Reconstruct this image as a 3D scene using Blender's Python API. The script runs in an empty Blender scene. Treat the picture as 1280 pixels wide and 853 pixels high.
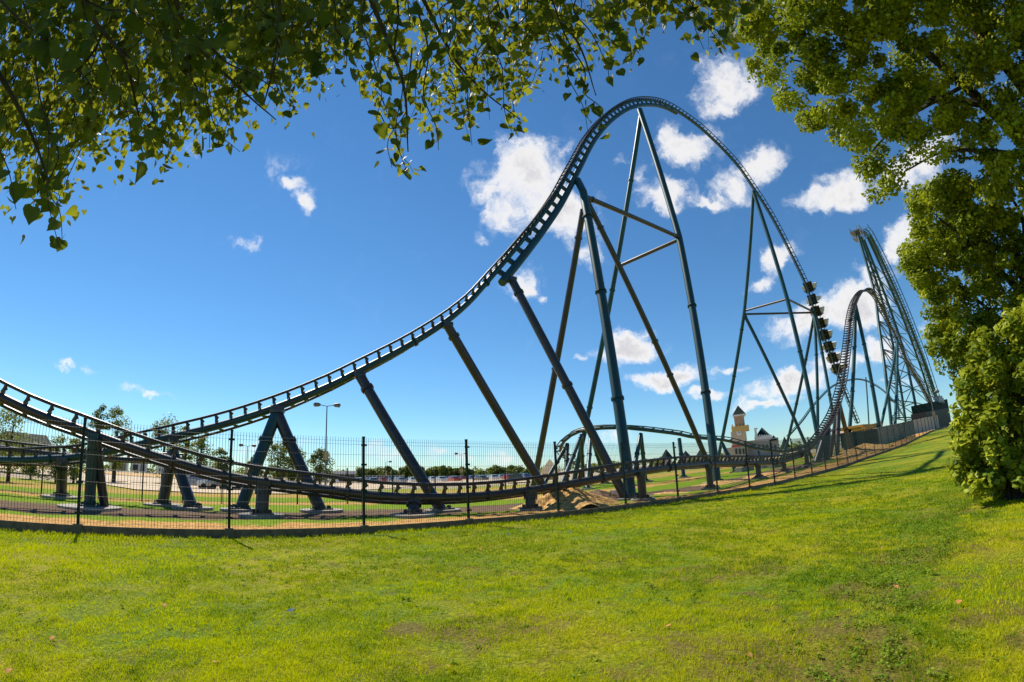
import bpy, bmesh, math, random
import numpy as np
from mathutils import Vector, Matrix
random.seed(7); rng = np.random.default_rng(7)
R_ = math.radians
C = bpy.context.scene.collection
SC = bpy.context.scene

# ------------------------------------------------------------------ camera (stereographic fisheye lens, about 17 mm)
CZ, PITCH, ROLL, FPX = 1.5, 0.27, 0.046, 608.1
cam = bpy.data.cameras.new('camera'); cam_o = bpy.data.objects.new('camera', cam); C.objects.link(cam_o)
cam.type = 'PANO'; cam.sensor_width = 36.0; cam.sensor_fit = 'HORIZONTAL'
cam.clip_start = 0.05; cam.clip_end = 6000
cam.panorama_type = 'FISHEYE_LENS_POLYNOMIAL'
_f = FPX / 1280 * 36
_r = np.linspace(0, 22, 200)
_A = np.stack([_r, _r**2, _r**3, _r**4], 1)
_k = np.linalg.lstsq(_A, 2*np.arctan(_r/2/_f), rcond=None)[0]
cam.fisheye_polynomial_k0 = 0.0
cam.fisheye_polynomial_k1 = -_k[0]; cam.fisheye_polynomial_k2 = -_k[1]
cam.fisheye_polynomial_k3 = -_k[2]; cam.fisheye_polynomial_k4 = -_k[3]
cam.fisheye_fov = math.pi
cam_o.matrix_world = (Matrix.Translation((0, 0, CZ)) @ Matrix.Rotation(PITCH, 4, 'X') @ Matrix.Rotation(R_(90), 4, 'X')
                      @ Matrix.Rotation(-ROLL, 4, 'Z'))
SC.camera = cam_o

# ------------------------------------------------------------------ colour management, sun
SC.view_settings.view_transform = 'Standard'; SC.view_settings.look = 'None'
SC.view_settings.exposure = 0.45; SC.view_settings.gamma = 1.0
SUN_AZ, SUN_EL = R_(-46), R_(51)          # azimuth from +y towards +x
sv = Vector((math.sin(SUN_AZ)*math.cos(SUN_EL), math.cos(SUN_AZ)*math.cos(SUN_EL), math.sin(SUN_EL)))
sun = bpy.data.lights.new('sun', 'SUN'); sun.energy = 5.0; sun.angle = R_(0.53); sun.color = (1.0, 0.93, 0.82)
sun_o = bpy.data.objects.new('sun', sun); C.objects.link(sun_o)
sun_o.rotation_euler = sv.to_track_quat('Z', 'Y').to_euler(); sun_o.location = sv*50
SC.cycles.max_bounces = 8; SC.cycles.transparent_max_bounces = 12

# ------------------------------------------------------------------ measuring helpers: directions, the fence line, the ground
def un(px, py):
    X = px-640; Y = -(py-426.5); cr, sr = math.cos(ROLL), math.sin(ROLL)
    a = X*cr+Y*sr; b = -X*sr+Y*cr; r = math.hypot(a, b)+1e-9; th = 2*math.atan(r/2/FPX)
    R, U, F = a/r*math.sin(th), b/r*math.sin(th), math.cos(th)
    c, s = math.cos(PITCH), math.sin(PITCH)
    return Vector((R, F*c-U*s, F*s+U*c))
FAZ = 0.946
FD = Vector((math.sin(FAZ), math.cos(FAZ), 0)); FN = Vector((-math.cos(FAZ), math.sin(FAZ), 0)); D0 = Vector((-9.239, 8.464, 0))
def W(d, s, z): return D0+FD*d+FN*s+Vector((0, 0, z))
def ds(x, y): v = Vector((x, y, 0))-D0; return v.dot(FD), v.dot(FN)
ZK = [0, 10, 16, 22, 28, 34, 40, 45, 63, 72, 84, 102]; ZV = [.28, .25, .13, .02, -.09, -.07, -.04, .12, .55, 1.0, 1.5, 1.8]
def curb(d): return float(np.interp(d, ZK, ZV))
def gz(d, s):                               # works on arrays too
    base = np.interp(d, ZK, ZV)-.2
    far_ = np.clip((np.asarray(d)-42)/8, 0, 1); k = np.clip((np.asarray(s)-10+8*far_)/(25-15*far_), 0, 1); k = k*k*(3-2*k)
    return base*(1-k)+k*(-.12)
def PS(px, py, s):                          # the point of the view line at distance s behind the fence line
    v = un(px, py); t = (s+D0.dot(FN))/v.dot(FN)
    return Vector((0, 0, CZ))+v*t
def PR(px, py, r): return Vector((0, 0, CZ))+un(px, py)*r
def G(px, py):
    v = un(px, py); t = 1.5
    while t < 900:
        p = v*t; d, s = ds(p.x, p.y); g = float(gz(d, s))
        if p.z+CZ < g: return Vector((p.x, p.y, g))
        t *= 1.004
    return Vector((p.x, p.y, g))

# ------------------------------------------------------------------ world: sky and clouds
wd = bpy.data.worlds.new('World'); SC.world = wd; wd.use_nodes = True
nt = wd.node_tree; N = nt.nodes; L = nt.links; N.clear()
def nn(tree, t, **kw):
    n = tree.nodes.new(t)
    for k, v in kw.items():
        if k.startswith('i_'):
            n.inputs[k[2:].replace('_', ' ')].default_value = v
        else: setattr(n, k, v)
    return n
out = nn(nt, 'ShaderNodeOutputWorld')
sky = nn(nt, 'ShaderNodeTexSky', sky_type='NISHITA', sun_disc=False, sun_elevation=SUN_EL, sun_rotation=SUN_AZ,
         air_density=1.0, dust_density=0.0, ozone_density=3.0, altitude=200)
hs = nn(nt, 'ShaderNodeHueSaturation'); hs.inputs['Saturation'].default_value = 1.10; hs.inputs['Hue'].default_value = 0.495
L.new(sky.outputs[0], hs.inputs['Color'])
bg = nn(nt, 'ShaderNodeBackground'); bg.inputs[1].default_value = 0.085; tn = nn(nt, 'ShaderNodeMix', data_type='RGBA', blend_type='MULTIPLY'); tn.inputs[0].default_value = 1; tn.inputs[7].default_value = (.70, .96, 1.12, 1); L.new(hs.outputs[0], tn.inputs[6]); L.new(tn.outputs[2], bg.inputs[0])
tc = nn(nt, 'ShaderNodeTexCoord')
nz = nn(nt, 'ShaderNodeTexNoise'); nz.inputs['Scale'].default_value = 9; nz.inputs['Detail'].default_value = 7; nz.inputs['Roughness'].default_value = .62
L.new(tc.outputs['Generated'], nz.inputs['Vector'])
sub = nn(nt, 'ShaderNodeVectorMath', operation='SUBTRACT'); L.new(nz.outputs['Color'], sub.inputs[0]); sub.inputs[1].default_value = (.5, .5, .5)
scl = nn(nt, 'ShaderNodeVectorMath', operation='SCALE'); L.new(sub.outputs[0], scl.inputs[0]); scl.inputs['Scale'].default_value = .12
addv = nn(nt, 'ShaderNodeVectorMath', operation='ADD'); L.new(tc.outputs['Generated'], addv.inputs[0]); L.new(scl.outputs[0], addv.inputs[1])
CL = [(655, 222, 62, 40, 1.2, -10), (690, 262, 62, 36, 1.15, 15), (635, 262, 30, 32, .9, 0), (650, 350, 26, 18, .9, 0), (607, 300, 14, 9, .7, 0), (735, 318, 26, 20, .6, 20),
      (912, 105, 42, 32, 1.05, -20), (893, 135, 22, 18, .9, 0), (855, 190, 38, 28, 1.1, 0), (838, 243, 34, 17, 1, 5), (912, 235, 26, 18, 1, 0), (950, 205, 46, 20, .9, -15), (888, 252, 22, 10, .9, 0),
      (1045, 243, 54, 20, 1.15, -12), (1150, 208, 50, 26, 1.1, -25), (1135, 292, 40, 18, 1.0, -30), (1110, 315, 14, 10, .8, 0), (785, 437, 48, 15, 1.2, -8), (836, 470, 50, 13, 1.15, -5), (770, 205, 14, 9, .6, 0), (722, 448, 9, 6, .9, 0),
      (970, 325, 22, 13, 1, -20), (952, 352, 26, 9, .9, -25), (1010, 400, 52, 22, 1.1, -25), (1065, 385, 52, 26, 1.1, -20), (1100, 432, 28, 14, 1, -10), (985, 482, 58, 15, 1.15, -12), (955, 505, 48, 9, 1, -6), (1090, 345, 30, 14, .7, 0), (1150, 418, 16, 8, .8, 0),
      (372, 230, 20, 11, .9, 10), (391, 250, 12, 13, .9, 40), (350, 215, 50, 22, .3, 10), (312, 301, 26, 7, .4, 0), (72, 464, 22, 5, .8, 8), (190, 490, 38, 5, .5, 6), (105, 468, 20, 4, .45, 0),
      (600, 572, 90, 12, .6, 0), (480, 565, 70, 16, .55, 0), (330, 560, 60, 16, .5, 0), (890, 495, 34, 7, .8, -6), (905, 462, 20, 5, .8, 0), (740, 548, 70, 10, .45, 0), (682, 370, 12, 8, .8, 0), (1050, 455, 50, 14, .9, -10), (1130, 480, 40, 8, .6, -10), (800, 215, 20, 14, .45, 0), (250, 180, 50, 16, .3, 0)]
prev = None
for (x, y, a, b, wgt, rot) in CL:
    c = un(x, y); u = (un(x+4*math.cos(R_(rot)), y+4*math.sin(R_(rot)))-c).normalized()
    v = u.cross(c).normalized(); u = c.cross(v).normalized()
    sc = 1/abs((un(x+1, y)-c).length)
    m = Matrix((u, c, v)).transposed()
    mp = nn(nt, 'ShaderNodeMapping', vector_type='TEXTURE'); L.new(addv.outputs[0], mp.inputs[0])
    mp.inputs['Location'].default_value = c; mp.inputs['Rotation'].default_value = m.to_euler('XYZ')
    mp.inputs['Scale'].default_value = (a/sc*1.25, .35, b/sc*1.35)
    le = nn(nt, 'ShaderNodeVectorMath', operation='LENGTH'); L.new(mp.outputs[0], le.inputs[0])
    ml = nn(nt, 'ShaderNodeMapRange', clamp=True); L.new(le.outputs['Value'], ml.inputs[0])
    ml.inputs[1].default_value = 1.15; ml.inputs[2].default_value = .25; ml.inputs[4].default_value = wgt
    if prev is None: prev = ml.outputs[0]
    else:
        mx = nn(nt, 'ShaderNodeMath', operation='SMOOTH_MAX'); mx.inputs[2].default_value = .12
        L.new(prev, mx.inputs[0]); L.new(ml.outputs[0], mx.inputs[1]); prev = mx.outputs[0]
n2 = nn(nt, 'ShaderNodeTexNoise'); n2.inputs['Scale'].default_value = 20; n2.inputs['Detail'].default_value = 9; n2.inputs['Roughness'].default_value = .6
L.new(addv.outputs[0], n2.inputs['Vector'])
ma = nn(nt, 'ShaderNodeMath', operation='MULTIPLY_ADD'); L.new(n2.outputs[0], ma.inputs[0]); ma.inputs[1].default_value = 2.0; ma.inputs[2].default_value = -1.12
fr_ = nn(nt, 'ShaderNodeMapRange'); L.new(prev, fr_.inputs[0]); fr_.inputs[1].default_value = .02; fr_.inputs[2].default_value = .32
mu = nn(nt, 'ShaderNodeMath', operation='MULTIPLY'); L.new(ma.outputs[0], mu.inputs[0]); L.new(fr_.outputs[0], mu.inputs[1])
ad = nn(nt, 'ShaderNodeMath', operation='ADD'); L.new(mu.outputs[0], ad.inputs[0]); L.new(prev, ad.inputs[1])
gate = nn(nt, 'ShaderNodeMapRange', interpolation_type='SMOOTHSTEP'); L.new(ad.outputs[0], gate.inputs[0])
gate.inputs[1].default_value = .08; gate.inputs[2].default_value = 1.0
ccol = nn(nt, 'ShaderNodeMapRange'); L.new(ad.outputs[0], ccol.inputs[0]); ccol.inputs[1].default_value = .1; ccol.inputs[2].default_value = 1.35
cr = nn(nt, 'ShaderNodeValToRGB'); L.new(ccol.outputs[0], cr.inputs[0])
cr.color_ramp.elements[0].color = (.72, .82, .98, 1); cr.color_ramp.elements[1].color = (.62, .62, .66, 1)
e = cr.color_ramp.elements.new(.42); e.color = (1, .98, .96, 1)
bc = nn(nt, 'ShaderNodeBackground'); bc.inputs[1].default_value = .78; L.new(cr.outputs[0], bc.inputs[0])
mxs = nn(nt, 'ShaderNodeMixShader'); L.new(gate.outputs[0], mxs.inputs[0]); L.new(bg.outputs[0], mxs.inputs[1]); L.new(bc.outputs[0], mxs.inputs[2])
L.new(mxs.outputs[0], out.inputs[0])

# ------------------------------------------------------------------ materials
def mat(name, col, rough=.6, metal=0., noise=0., nscale=5., col2=None, bump=0., bscale=40., spec=.5, coat=0.):
    m = bpy.data.materials.new(name); m.use_nodes = True; t = m.node_tree; b = t.nodes['Principled BSDF']
    b.inputs['Roughness'].default_value = rough; b.inputs['Metallic'].default_value = metal; b.inputs['Base Color'].default_value = (*col, 1)
    b.inputs['Specular IOR Level'].default_value = spec; b.inputs['Coat Weight'].default_value = coat
    co = nn(t, 'ShaderNodeTexCoord')
    if noise or col2:
        n = nn(t, 'ShaderNodeTexNoise'); n.inputs['Scale'].default_value = nscale; n.inputs['Detail'].default_value = 6; n.inputs['Roughness'].default_value = .6
        t.links.new(co.outputs['Object'], n.inputs['Vector'])
        r = nn(t, 'ShaderNodeValToRGB'); t.links.new(n.outputs[0], r.inputs[0])
        c2 = col2 if col2 else tuple(max(0, c*(1-noise)) for c in col)
        r.color_ramp.elements[0].position = .35; r.color_ramp.elements[0].color = (*c2, 1)
        r.color_ramp.elements[1].position = .65; r.color_ramp.elements[1].color = (*col, 1)
        t.links.new(r.outputs[0], b.inputs['Base Color'])
        rr = nn(t, 'ShaderNodeMapRange'); t.links.new(n.outputs[0], rr.inputs[0]); rr.inputs[3].default_value = min(1, rough*1.3); rr.inputs[4].default_value = rough*.8
        t.links.new(rr.outputs[0], b.inputs['Roughness'])
    if bump:
        n = nn(t, 'ShaderNodeTexNoise'); n.inputs['Scale'].default_value = bscale; n.inputs['Detail'].default_value = 5
        t.links.new(co.outputs['Object'], n.inputs['Vector'])
        bm_ = nn(t, 'ShaderNodeBump'); bm_.inputs['Strength'].default_value = bump; bm_.inputs['Distance'].default_value = .03
        t.links.new(n.outputs[0], bm_.inputs['Height']); t.links.new(bm_.outputs[0], b.inputs['Normal'])
    return m
M = {}
M['steel'] = mat('blue_painted_steel', (.004, .056, .062), .42, .12, nscale=1.6, col2=(.016, .036, .036), coat=.08)
M['teal'] = mat('teal_painted_steel', (.004, .065, .068), .42, .1, nscale=1.0, col2=(.004, .035, .04))
M['steel_dark'] = mat('dark_track_steel', (.024, .027, .032), .40, .2, nscale=2.0, col2=(.045, .034, .030), coat=.25)
M['rail'] = mat('worn_rail_steel', (.05, .05, .05), .42, .5, nscale=3, col2=(.04, .045, .05))
M['tie'] = mat('tie_steel', (.05, .055, .05), .45, .35, nscale=2, col2=(.08, .055, .02))
M['bolt'] = mat('galvanised_bolt', (.35, .34, .32), .45, .7)
M['fence'] = mat('green_coated_wire', (.006, .020, .016), .6, spec=.25)
M['concrete'] = mat('concrete', (.36, .32, .27), .9, nscale=6, col2=(.24, .21, .17), bump=.4)
M['kerb'] = mat('kerb_concrete', (.20, .155, .10), .95, nscale=5, col2=(.11, .085, .055), bump=.6, bscale=60)
M['sand'] = mat('sandy_soil', (.78, .46, .13), 1, nscale=7, col2=(.26, .13, .035), bump=1.0, bscale=18)
M['dirt'] = mat('dark_soil', (.20, .11, .055), 1, nscale=4, col2=(.09, .05, .028), bump=.9, bscale=14)
M['asphalt'] = mat('pale_gravel_road', (.55, .44, .30), .95, nscale=.5, col2=(.42, .30, .17), bump=.2)
M['bark'] = mat('bark', (.06, .045, .03), .95, nscale=8, col2=(.03, .022, .015), bump=.8, bscale=25)
M['plaster_y'] = mat('yellow_plaster', (.60, .49, .33), .9, noise=.15, nscale=.5)
M['plaster_p'] = mat('pink_plaster', (.5, .31, .2), .9, noise=.15, nscale=.5)
M['plaster_w'] = mat('cream_plaster', (.50, .43, .36), .9, noise=.15, nscale=.5)
M['ochre'] = mat('ochre_trim', (.62, .40, .12), .8)
M['slate'] = mat('dark_slate_roof', (.010, .028, .028), .8, noise=.4, nscale=2, spec=.15)
M['white'] = mat('white_paint', (.72, .7, .66), .6, noise=.1, nscale=1)
M['glass'] = mat('dark_glass', (.03, .04, .05), .1, .0)
M['tan_sheet'] = mat('tan_canvas', (.5, .36, .22), .9, noise=.2, nscale=1)
M['orange'] = mat('orange_sheet', (.65, .3, .04), .7, noise=.25, nscale=.6)
M['black_net'] = mat('black_netting', (.012, .012, .013), .9, noise=.5, nscale=1, bump=.5, bscale=4)
M['wall_c'] = mat('precast_wall', (.5, .42, .34), .9, noise=.15, nscale=.6)
M['grey_metal'] = mat('grey_metal', (.2, .21, .22), .4, .6)
M['dark'] = mat('dark_rubber', (.012, .012, .012), .7)
M['seat'] = mat('pale_seat_shell', (.55, .52, .45), .5)
M['red'] = mat('red_fabric', (.6, .03, .04), .7)
M['skin'] = mat('skin', (.5, .28, .19), .6)
M['cloth'] = mat('dark_cloth', (.05, .06, .1), .9)
M['fire'] = mat('lamp_grey', (.12, .13, .14), .5, .4)
CARS = [mat('car_'+n, c, .25, .3, coat=.6) for n, c in (('white', (.65, .65, .65)), ('silver', (.35, .36, .38)), ('black', (.02, .02, .025)), ('blue', (.03, .08, .3)), ('red', (.4, .03, .03)), ('grey', (.12, .13, .14)))]

def leafmat(name, c1, c2, trans=.45, tcol=(.35, .5, .03), rough=.45):
    m = bpy.data.materials.new(name); m.use_nodes = True; t = m.node_tree; b = t.nodes['Principled BSDF']
    at = nn(t, 'ShaderNodeAttribute', attribute_name='tint')
    mx = nn(t, 'ShaderNodeMix', data_type='RGBA'); t.links.new(at.outputs['Fac'], mx.inputs[0])
    mx.inputs[6].default_value = (*c1, 1); mx.inputs[7].default_value = (*c2, 1)
    t.links.new(mx.outputs[2], b.inputs['Base Color']); b.inputs['Roughness'].default_value = rough; b.inputs['Specular IOR Level'].default_value = .18
    tr = nn(t, 'ShaderNodeBsdfTranslucent')
    mt = nn(t, 'ShaderNodeMix', data_type='RGBA', blend_type='MIX'); mt.inputs[0].default_value = .6
    t.links.new(mx.outputs[2], mt.inputs[6]); mt.inputs[7].default_value = (*tcol, 1)
    t.links.new(mt.outputs[2], tr.inputs[0])
    ms = nn(t, 'ShaderNodeMixShader'); ms.inputs[0].default_value = trans
    t.links.new(b.outputs[0], ms.inputs[1]); t.links.new(tr.outputs[0], ms.inputs[2]); t.links.new(ms.outputs[0], t.nodes['Material Output'].inputs[0])
    return m
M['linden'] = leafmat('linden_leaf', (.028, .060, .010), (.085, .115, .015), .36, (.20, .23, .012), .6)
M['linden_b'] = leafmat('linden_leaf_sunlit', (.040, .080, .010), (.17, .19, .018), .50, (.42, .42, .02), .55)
M['tree_leaf'] = leafmat('tree_leaf', (.028, .075, .008), (.42, .45, .024), .27, (.50, .56, .02), .5)
M['bush_leaf'] = leafmat('bush_leaf', (.04, .10, .010), (.44, .46, .025), .26, (.50, .54, .02), .45)
M['far_leaf'] = leafmat('far_leaf', (.04, .09, .015), (.24, .26, .03), .35, (.35, .4, .03))
M['blade'] = leafmat('grass_blade', (.045, .15, .001), (.58, .56, .003), .42, (.54, .64, .002), .55)
M['weed'] = leafmat('weed_leaf', (.10, .20, .01), (.26, .34, .02), .4, (.4, .5, .02), .7)
M['dry'] = mat('dry_leaf', (.5, .2, .05), .8, noise=.4)

# ------------------------------------------------------------------ mesh helpers
class MB:
    def __init__(s): s.v = []; s.f = []
    def add(s, vs, fs):
        o = len(s.v); s.v += [tuple(v) for v in vs]; s.f += [tuple(i+o for i in f) for f in fs]
    def box(s, c, dims, axes=None):
        X, Y, Z = axes if axes else (Vector((1, 0, 0)), Vector((0, 1, 0)), Vector((0, 0, 1)))
        a, b, h = [q/2 for q in dims]; c = Vector(c); vs = []
        for k in (-1, 1):
            for i, j in ((-1, -1), (1, -1), (1, 1), (-1, 1)): vs.append(c+X*a*i+Y*b*j+Z*h*k)
        s.add(vs, [(0, 3, 2, 1), (4, 5, 6, 7), (0, 1, 5, 4), (1, 2, 6, 5), (2, 3, 7, 6), (3, 0, 4, 7)])
    def tube(s, pts, r, n=8, caps=True):
        pts = [Vector(p) for p in pts]; rs = r if isinstance(r, (list, tuple)) else [r]*len(pts); o = len(s.v); up = None
        for i, p in enumerate(pts):
            T = (pts[min(i+1, len(pts)-1)]-pts[max(i-1, 0)]).normalized()
            if up is None:
                up = Vector((0, 0, 1)) if abs(T.z) < .9 else Vector((1, 0, 0))
            X = T.cross(up).normalized(); up = X.cross(T).normalized()
            for k in range(n):
                a = 2*math.pi*k/n; q = p+(X*math.cos(a)+up*math.sin(a))*rs[i]; s.v.append((q.x, q.y, q.z))
        for i in range(len(pts)-1):
            for k in range(n):
                a = o+i*n+k; b = o+i*n+(k+1) % n; s.f.append((a, b, b+n, a+n))
        if caps:
            s.f.append(tuple(o+k for k in range(n))[::-1]); e = o+(len(pts)-1)*n; s.f.append(tuple(e+k for k in range(n)))
    def mesh(s, name, m, smooth=False):
        me = bpy.data.meshes.new(name); me.from_pydata(s.v, [], s.f); me.materials.append(m)
        if smooth:
            me.polygons.foreach_set('use_smooth', [True]*len(me.polygons)); 
            try: me.set_sharp_from_angle(angle=R_(40))
            except Exception: pass
        me.update(); return me
    def build(s, name, m, parent=None, smooth=False, loc=None):
        o = bpy.data.objects.new(name, s.mesh(name, m, smooth)); C.objects.link(o)
        if parent is not None:
            o.parent = parent; o.matrix_parent_inverse = Matrix.Translation(-Vector(parent.location))
        if loc is not None: o.location = loc
        return o
def thing(name, label, cat, loc=(0, 0, 0), group=None):
    o = bpy.data.objects.new(name, None); C.objects.link(o); o.location = loc; o.empty_display_size = .3
    o['label'] = label; o['category'] = cat
    if group: o['group'] = group
    return o
def tag(o, label=None, cat=None, group=None, kind=None):
    if label: o['label'] = label
    if cat: o['category'] = cat
    if group: o['group'] = group
    if kind: o['kind'] = kind
    return o
def inst(name, me, parent, mw):
    o = bpy.data.objects.new(name, me); C.objects.link(o); o.parent = parent
    o.matrix_parent_inverse = Matrix.Translation(-Vector(parent.location)); o.matrix_basis = mw
    return o
def npmesh(name, V, F, m, tint=None, parent=None, nv=3, smooth=False):
    """V (n,3) array, F (k,nv) array"""
    me = bpy.data.meshes.new(name); me.vertices.add(len(V)); me.vertices.foreach_set('co', V.astype(np.float32).ravel())
    me.loops.add(F.size); me.loops.foreach_set('vertex_index', F.astype(np.int32).ravel())
    me.polygons.add(len(F)); me.polygons.foreach_set('loop_start', np.arange(0, F.size, nv, dtype=np.int32))
    me.polygons.foreach_set('loop_total', np.full(len(F), nv, dtype=np.int32))
    if tint is not None:
        a = me.attributes.new('tint', 'FLOAT', 'POINT'); a.data.foreach_set('value', tint.astype(np.float32))
    if smooth: me.polygons.foreach_set('use_smooth', np.ones(len(F), dtype=bool))
    me.materials.append(m); me.update(calc_edges=True)
    o = bpy.data.objects.new(name, me); C.objects.link(o)
    if parent is not None: o.parent = parent; o.matrix_parent_inverse = Matrix.Translation(-Vector(parent.location))
    return o
_lat = rng.random((257, 257))
def vnoise(x, y, sc, octv=4):
    t = 0; amp = 1; tot = 0
    for k in range(octv):
        X = x*sc*2**k+37.3*k; Y = y*sc*2**k+11.7*k; i = np.floor(X).astype(int); j = np.floor(Y).astype(int); fx = X-i; fy = Y-j
        fx = fx*fx*(3-2*fx); fy = fy*fy*(3-2*fy)
        q = lambda a, b: _lat[a % 256, b % 256]
        t = t+amp*((q(i, j)*(1-fx)+q(i+1, j)*fx)*(1-fy)+(q(i, j+1)*(1-fx)+q(i+1, j+1)*fx)*fy); tot += amp; amp *= .55
    return t/tot
def spline(P, n=12):
    P = [Vector(p) for p in P]; Q = [P[0]*2-P[1]]+P+[P[-1]*2-P[-2]]; o = []
    for i in range(1, len(Q)-2):
        a, b, c, d = Q[i-1], Q[i], Q[i+1], Q[i+2]
        for k in range(n):
            t = k/n; o.append(.5*((2*b)+(c-a)*t+(2*a-5*b+4*c-d)*t*t+(3*b-a-3*c+d)*t**3))
    o.append(P[-1]); return o

# ------------------------------------------------------------------ ground
def grid_sheet(name, dd, ss, m, off=0.0, bumpz=0.0):
    Dg, Sg = np.meshgrid(dd, ss, indexing='ij'); Z = gz(Dg, Sg)+off
    X = D0.x+FD.x*Dg+FN.x*Sg; Y = D0.y+FD.y*Dg+FN.y*Sg
    if bumpz: Z = Z+(vnoise(X, Y, .8, 4)-.5)*bumpz
    V = np.stack([X, Y, Z], -1).reshape(-1, 3); n, k = Dg.shape
    idx = np.arange(n*k).reshape(n, k); F = np.stack([idx[:-1, :-1], idx[1:, :-1], idx[1:, 1:], idx[:-1, 1:]], -1).reshape(-1, 4)
    o = npmesh(name, V, F, m, nv=4, smooth=True)
    a = o.data.attributes.new('sd', 'FLOAT_VECTOR', 'POINT')
    a.data.foreach_set('vector', np.stack([Dg, Sg, 0*Dg], -1).astype(np.float32).ravel())
    return o
def ground_mat():
    m = bpy.data.materials.new('ground_cover'); m.use_nodes = True; t = m.node_tree; b = t.nodes['Principled BSDF']; b.inputs['Roughness'].default_value = 1; b.inputs['Specular IOR Level'].default_value = .1
    at = nn(t, 'ShaderNodeAttribute', attribute_name='sd'); sp = nn(t, 'ShaderNodeSeparateXYZ'); t.links.new(at.outputs['Vector'], sp.inputs[0])
    def noise(sc, det=5, r=.6):
        n = nn(t, 'ShaderNodeTexNoise'); n.inputs['Scale'].default_value = sc; n.inputs['Detail'].default_value = det; n.inputs['Roughness'].default_value = r
        t.links.new(at.outputs['Vector'], n.inputs['Vector']); return n.outputs[0]
    def mth(op, a, b_=None, c=None):
        n = nn(t, 'ShaderNodeMath', operation=op)
        for i, q in enumerate((a, b_, c)):
            if q is None: continue
            if isinstance(q, (int, float)): n.inputs[i].default_value = q
            else: t.links.new(q, n.inputs[i])
        return n.outputs[0]
    def ramp(f, els, interp='LINEAR'):
        r = nn(t, 'ShaderNodeValToRGB'); t.links.new(f, r.inputs[0]); r.color_ramp.interpolation = interp
        cr = r.color_ramp; cr.elements[0].position = els[0][0]; cr.elements[0].color = (*els[0][1], 1); cr.elements[1].position = els[-1][0]; cr.elements[1].color = (*els[-1][1], 1)
        for p, c in els[1:-1]: e = cr.elements.new(p); e.color = (*c, 1)
        return r.outputs[0]
    def mixc(f, a, b_):
        n = nn(t, 'ShaderNodeMix', data_type='RGBA'); t.links.new(f, n.inputs[0]); t.links.new(a, n.inputs[6]); t.links.new(b_, n.inputs[7]); return n.outputs[2]
    nA, nB, nC = noise(.5, 6), noise(6, 6, .7), noise(.12, 4)
    grass = ramp(nB, [(.3, (.05, .10, .006)), (.5, (.15, .24, .008)), (.72, (.32, .38, .015))])
    sand = ramp(nB, [(.3, (.16, .08, .025)), (.5, (.50, .27, .08)), (.72, (.85, .55, .22))])
    dirt = ramp(nB, [(.3, (.07, .045, .03)), (.55, (.17, .11, .07)), (.8, (.3, .2, .12))])
    s2 = mth('MULTIPLY_ADD', nA, 5.0, mth('ADD', sp.outputs[1], -2.5))
    band = mth('DIVIDE', s2, 40.0)
    zone = ramp(band, [(0, (1, 0, 0)), (.08, (1, 0, 0)), (.095, (0, 0, 0)), (.115, (0, 0, 0)), (.13, (0, 1, 0)), (.21, (0, 1, 0)), (.235, (0, 0, 0)), (.33, (0, 0, 0)), (.345, (.8, 0, 0)), (.40, (.9, 0, 0)), (.43, (0, 0, 0)), (.60, (0, 0, 0)), (.64, (.6, .2, 0)), (.8, (.7, 0, 0)), (1, (.2, 0, 0))])
    zs = nn(t, 'ShaderNodeSeparateColor'); t.links.new(zone, zs.inputs[0])
    c = mixc(zs.outputs[1], grass, dirt); c = mixc(zs.outputs[0], c, sand)
    far = nn(t, 'ShaderNodeMapRange'); t.links.new(mth('MULTIPLY_ADD', nC, 40.0, sp.outputs[1]), far.inputs[0]); far.inputs[1].default_value = 62; far.inputs[2].default_value = 70
    park = ramp(nC, [(.35, (.33, .29, .23)), (.6, (.42, .33, .22)), (.7, (.16, .19, .04))])
    c = mixc(far.outputs[0], c, park)
    t.links.new(c, b.inputs['Base Color'])
    bp = nn(t, 'ShaderNodeBump'); bp.inputs['Strength'].default_value = .8; bp.inputs['Distance'].default_value = .12
    t.links.new(noise(3.5, 8, .7), bp.inputs['Height']); t.links.new(bp.outputs[0], b.inputs['Normal'])
    return m
def axis(parts):
    o = []
    for a, b, st in parts: o += list(np.arange(a, b, st))
    return np.array(o+[parts[-1][1]])
dd = axis([(-3000, -300, 300), (-300, -60, 30), (-60, -15, 3), (-15, 60, .6), (60, 130, 2), (130, 400, 30), (400, 3400, 500)])
g = grid_sheet('ground', dd, axis([(.0, 14, .4), (14, 60, 2), (60, 300, 20), (300, 3600, 300)]), ground_mat(), 0, .10); tag(g, kind='structure')

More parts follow.
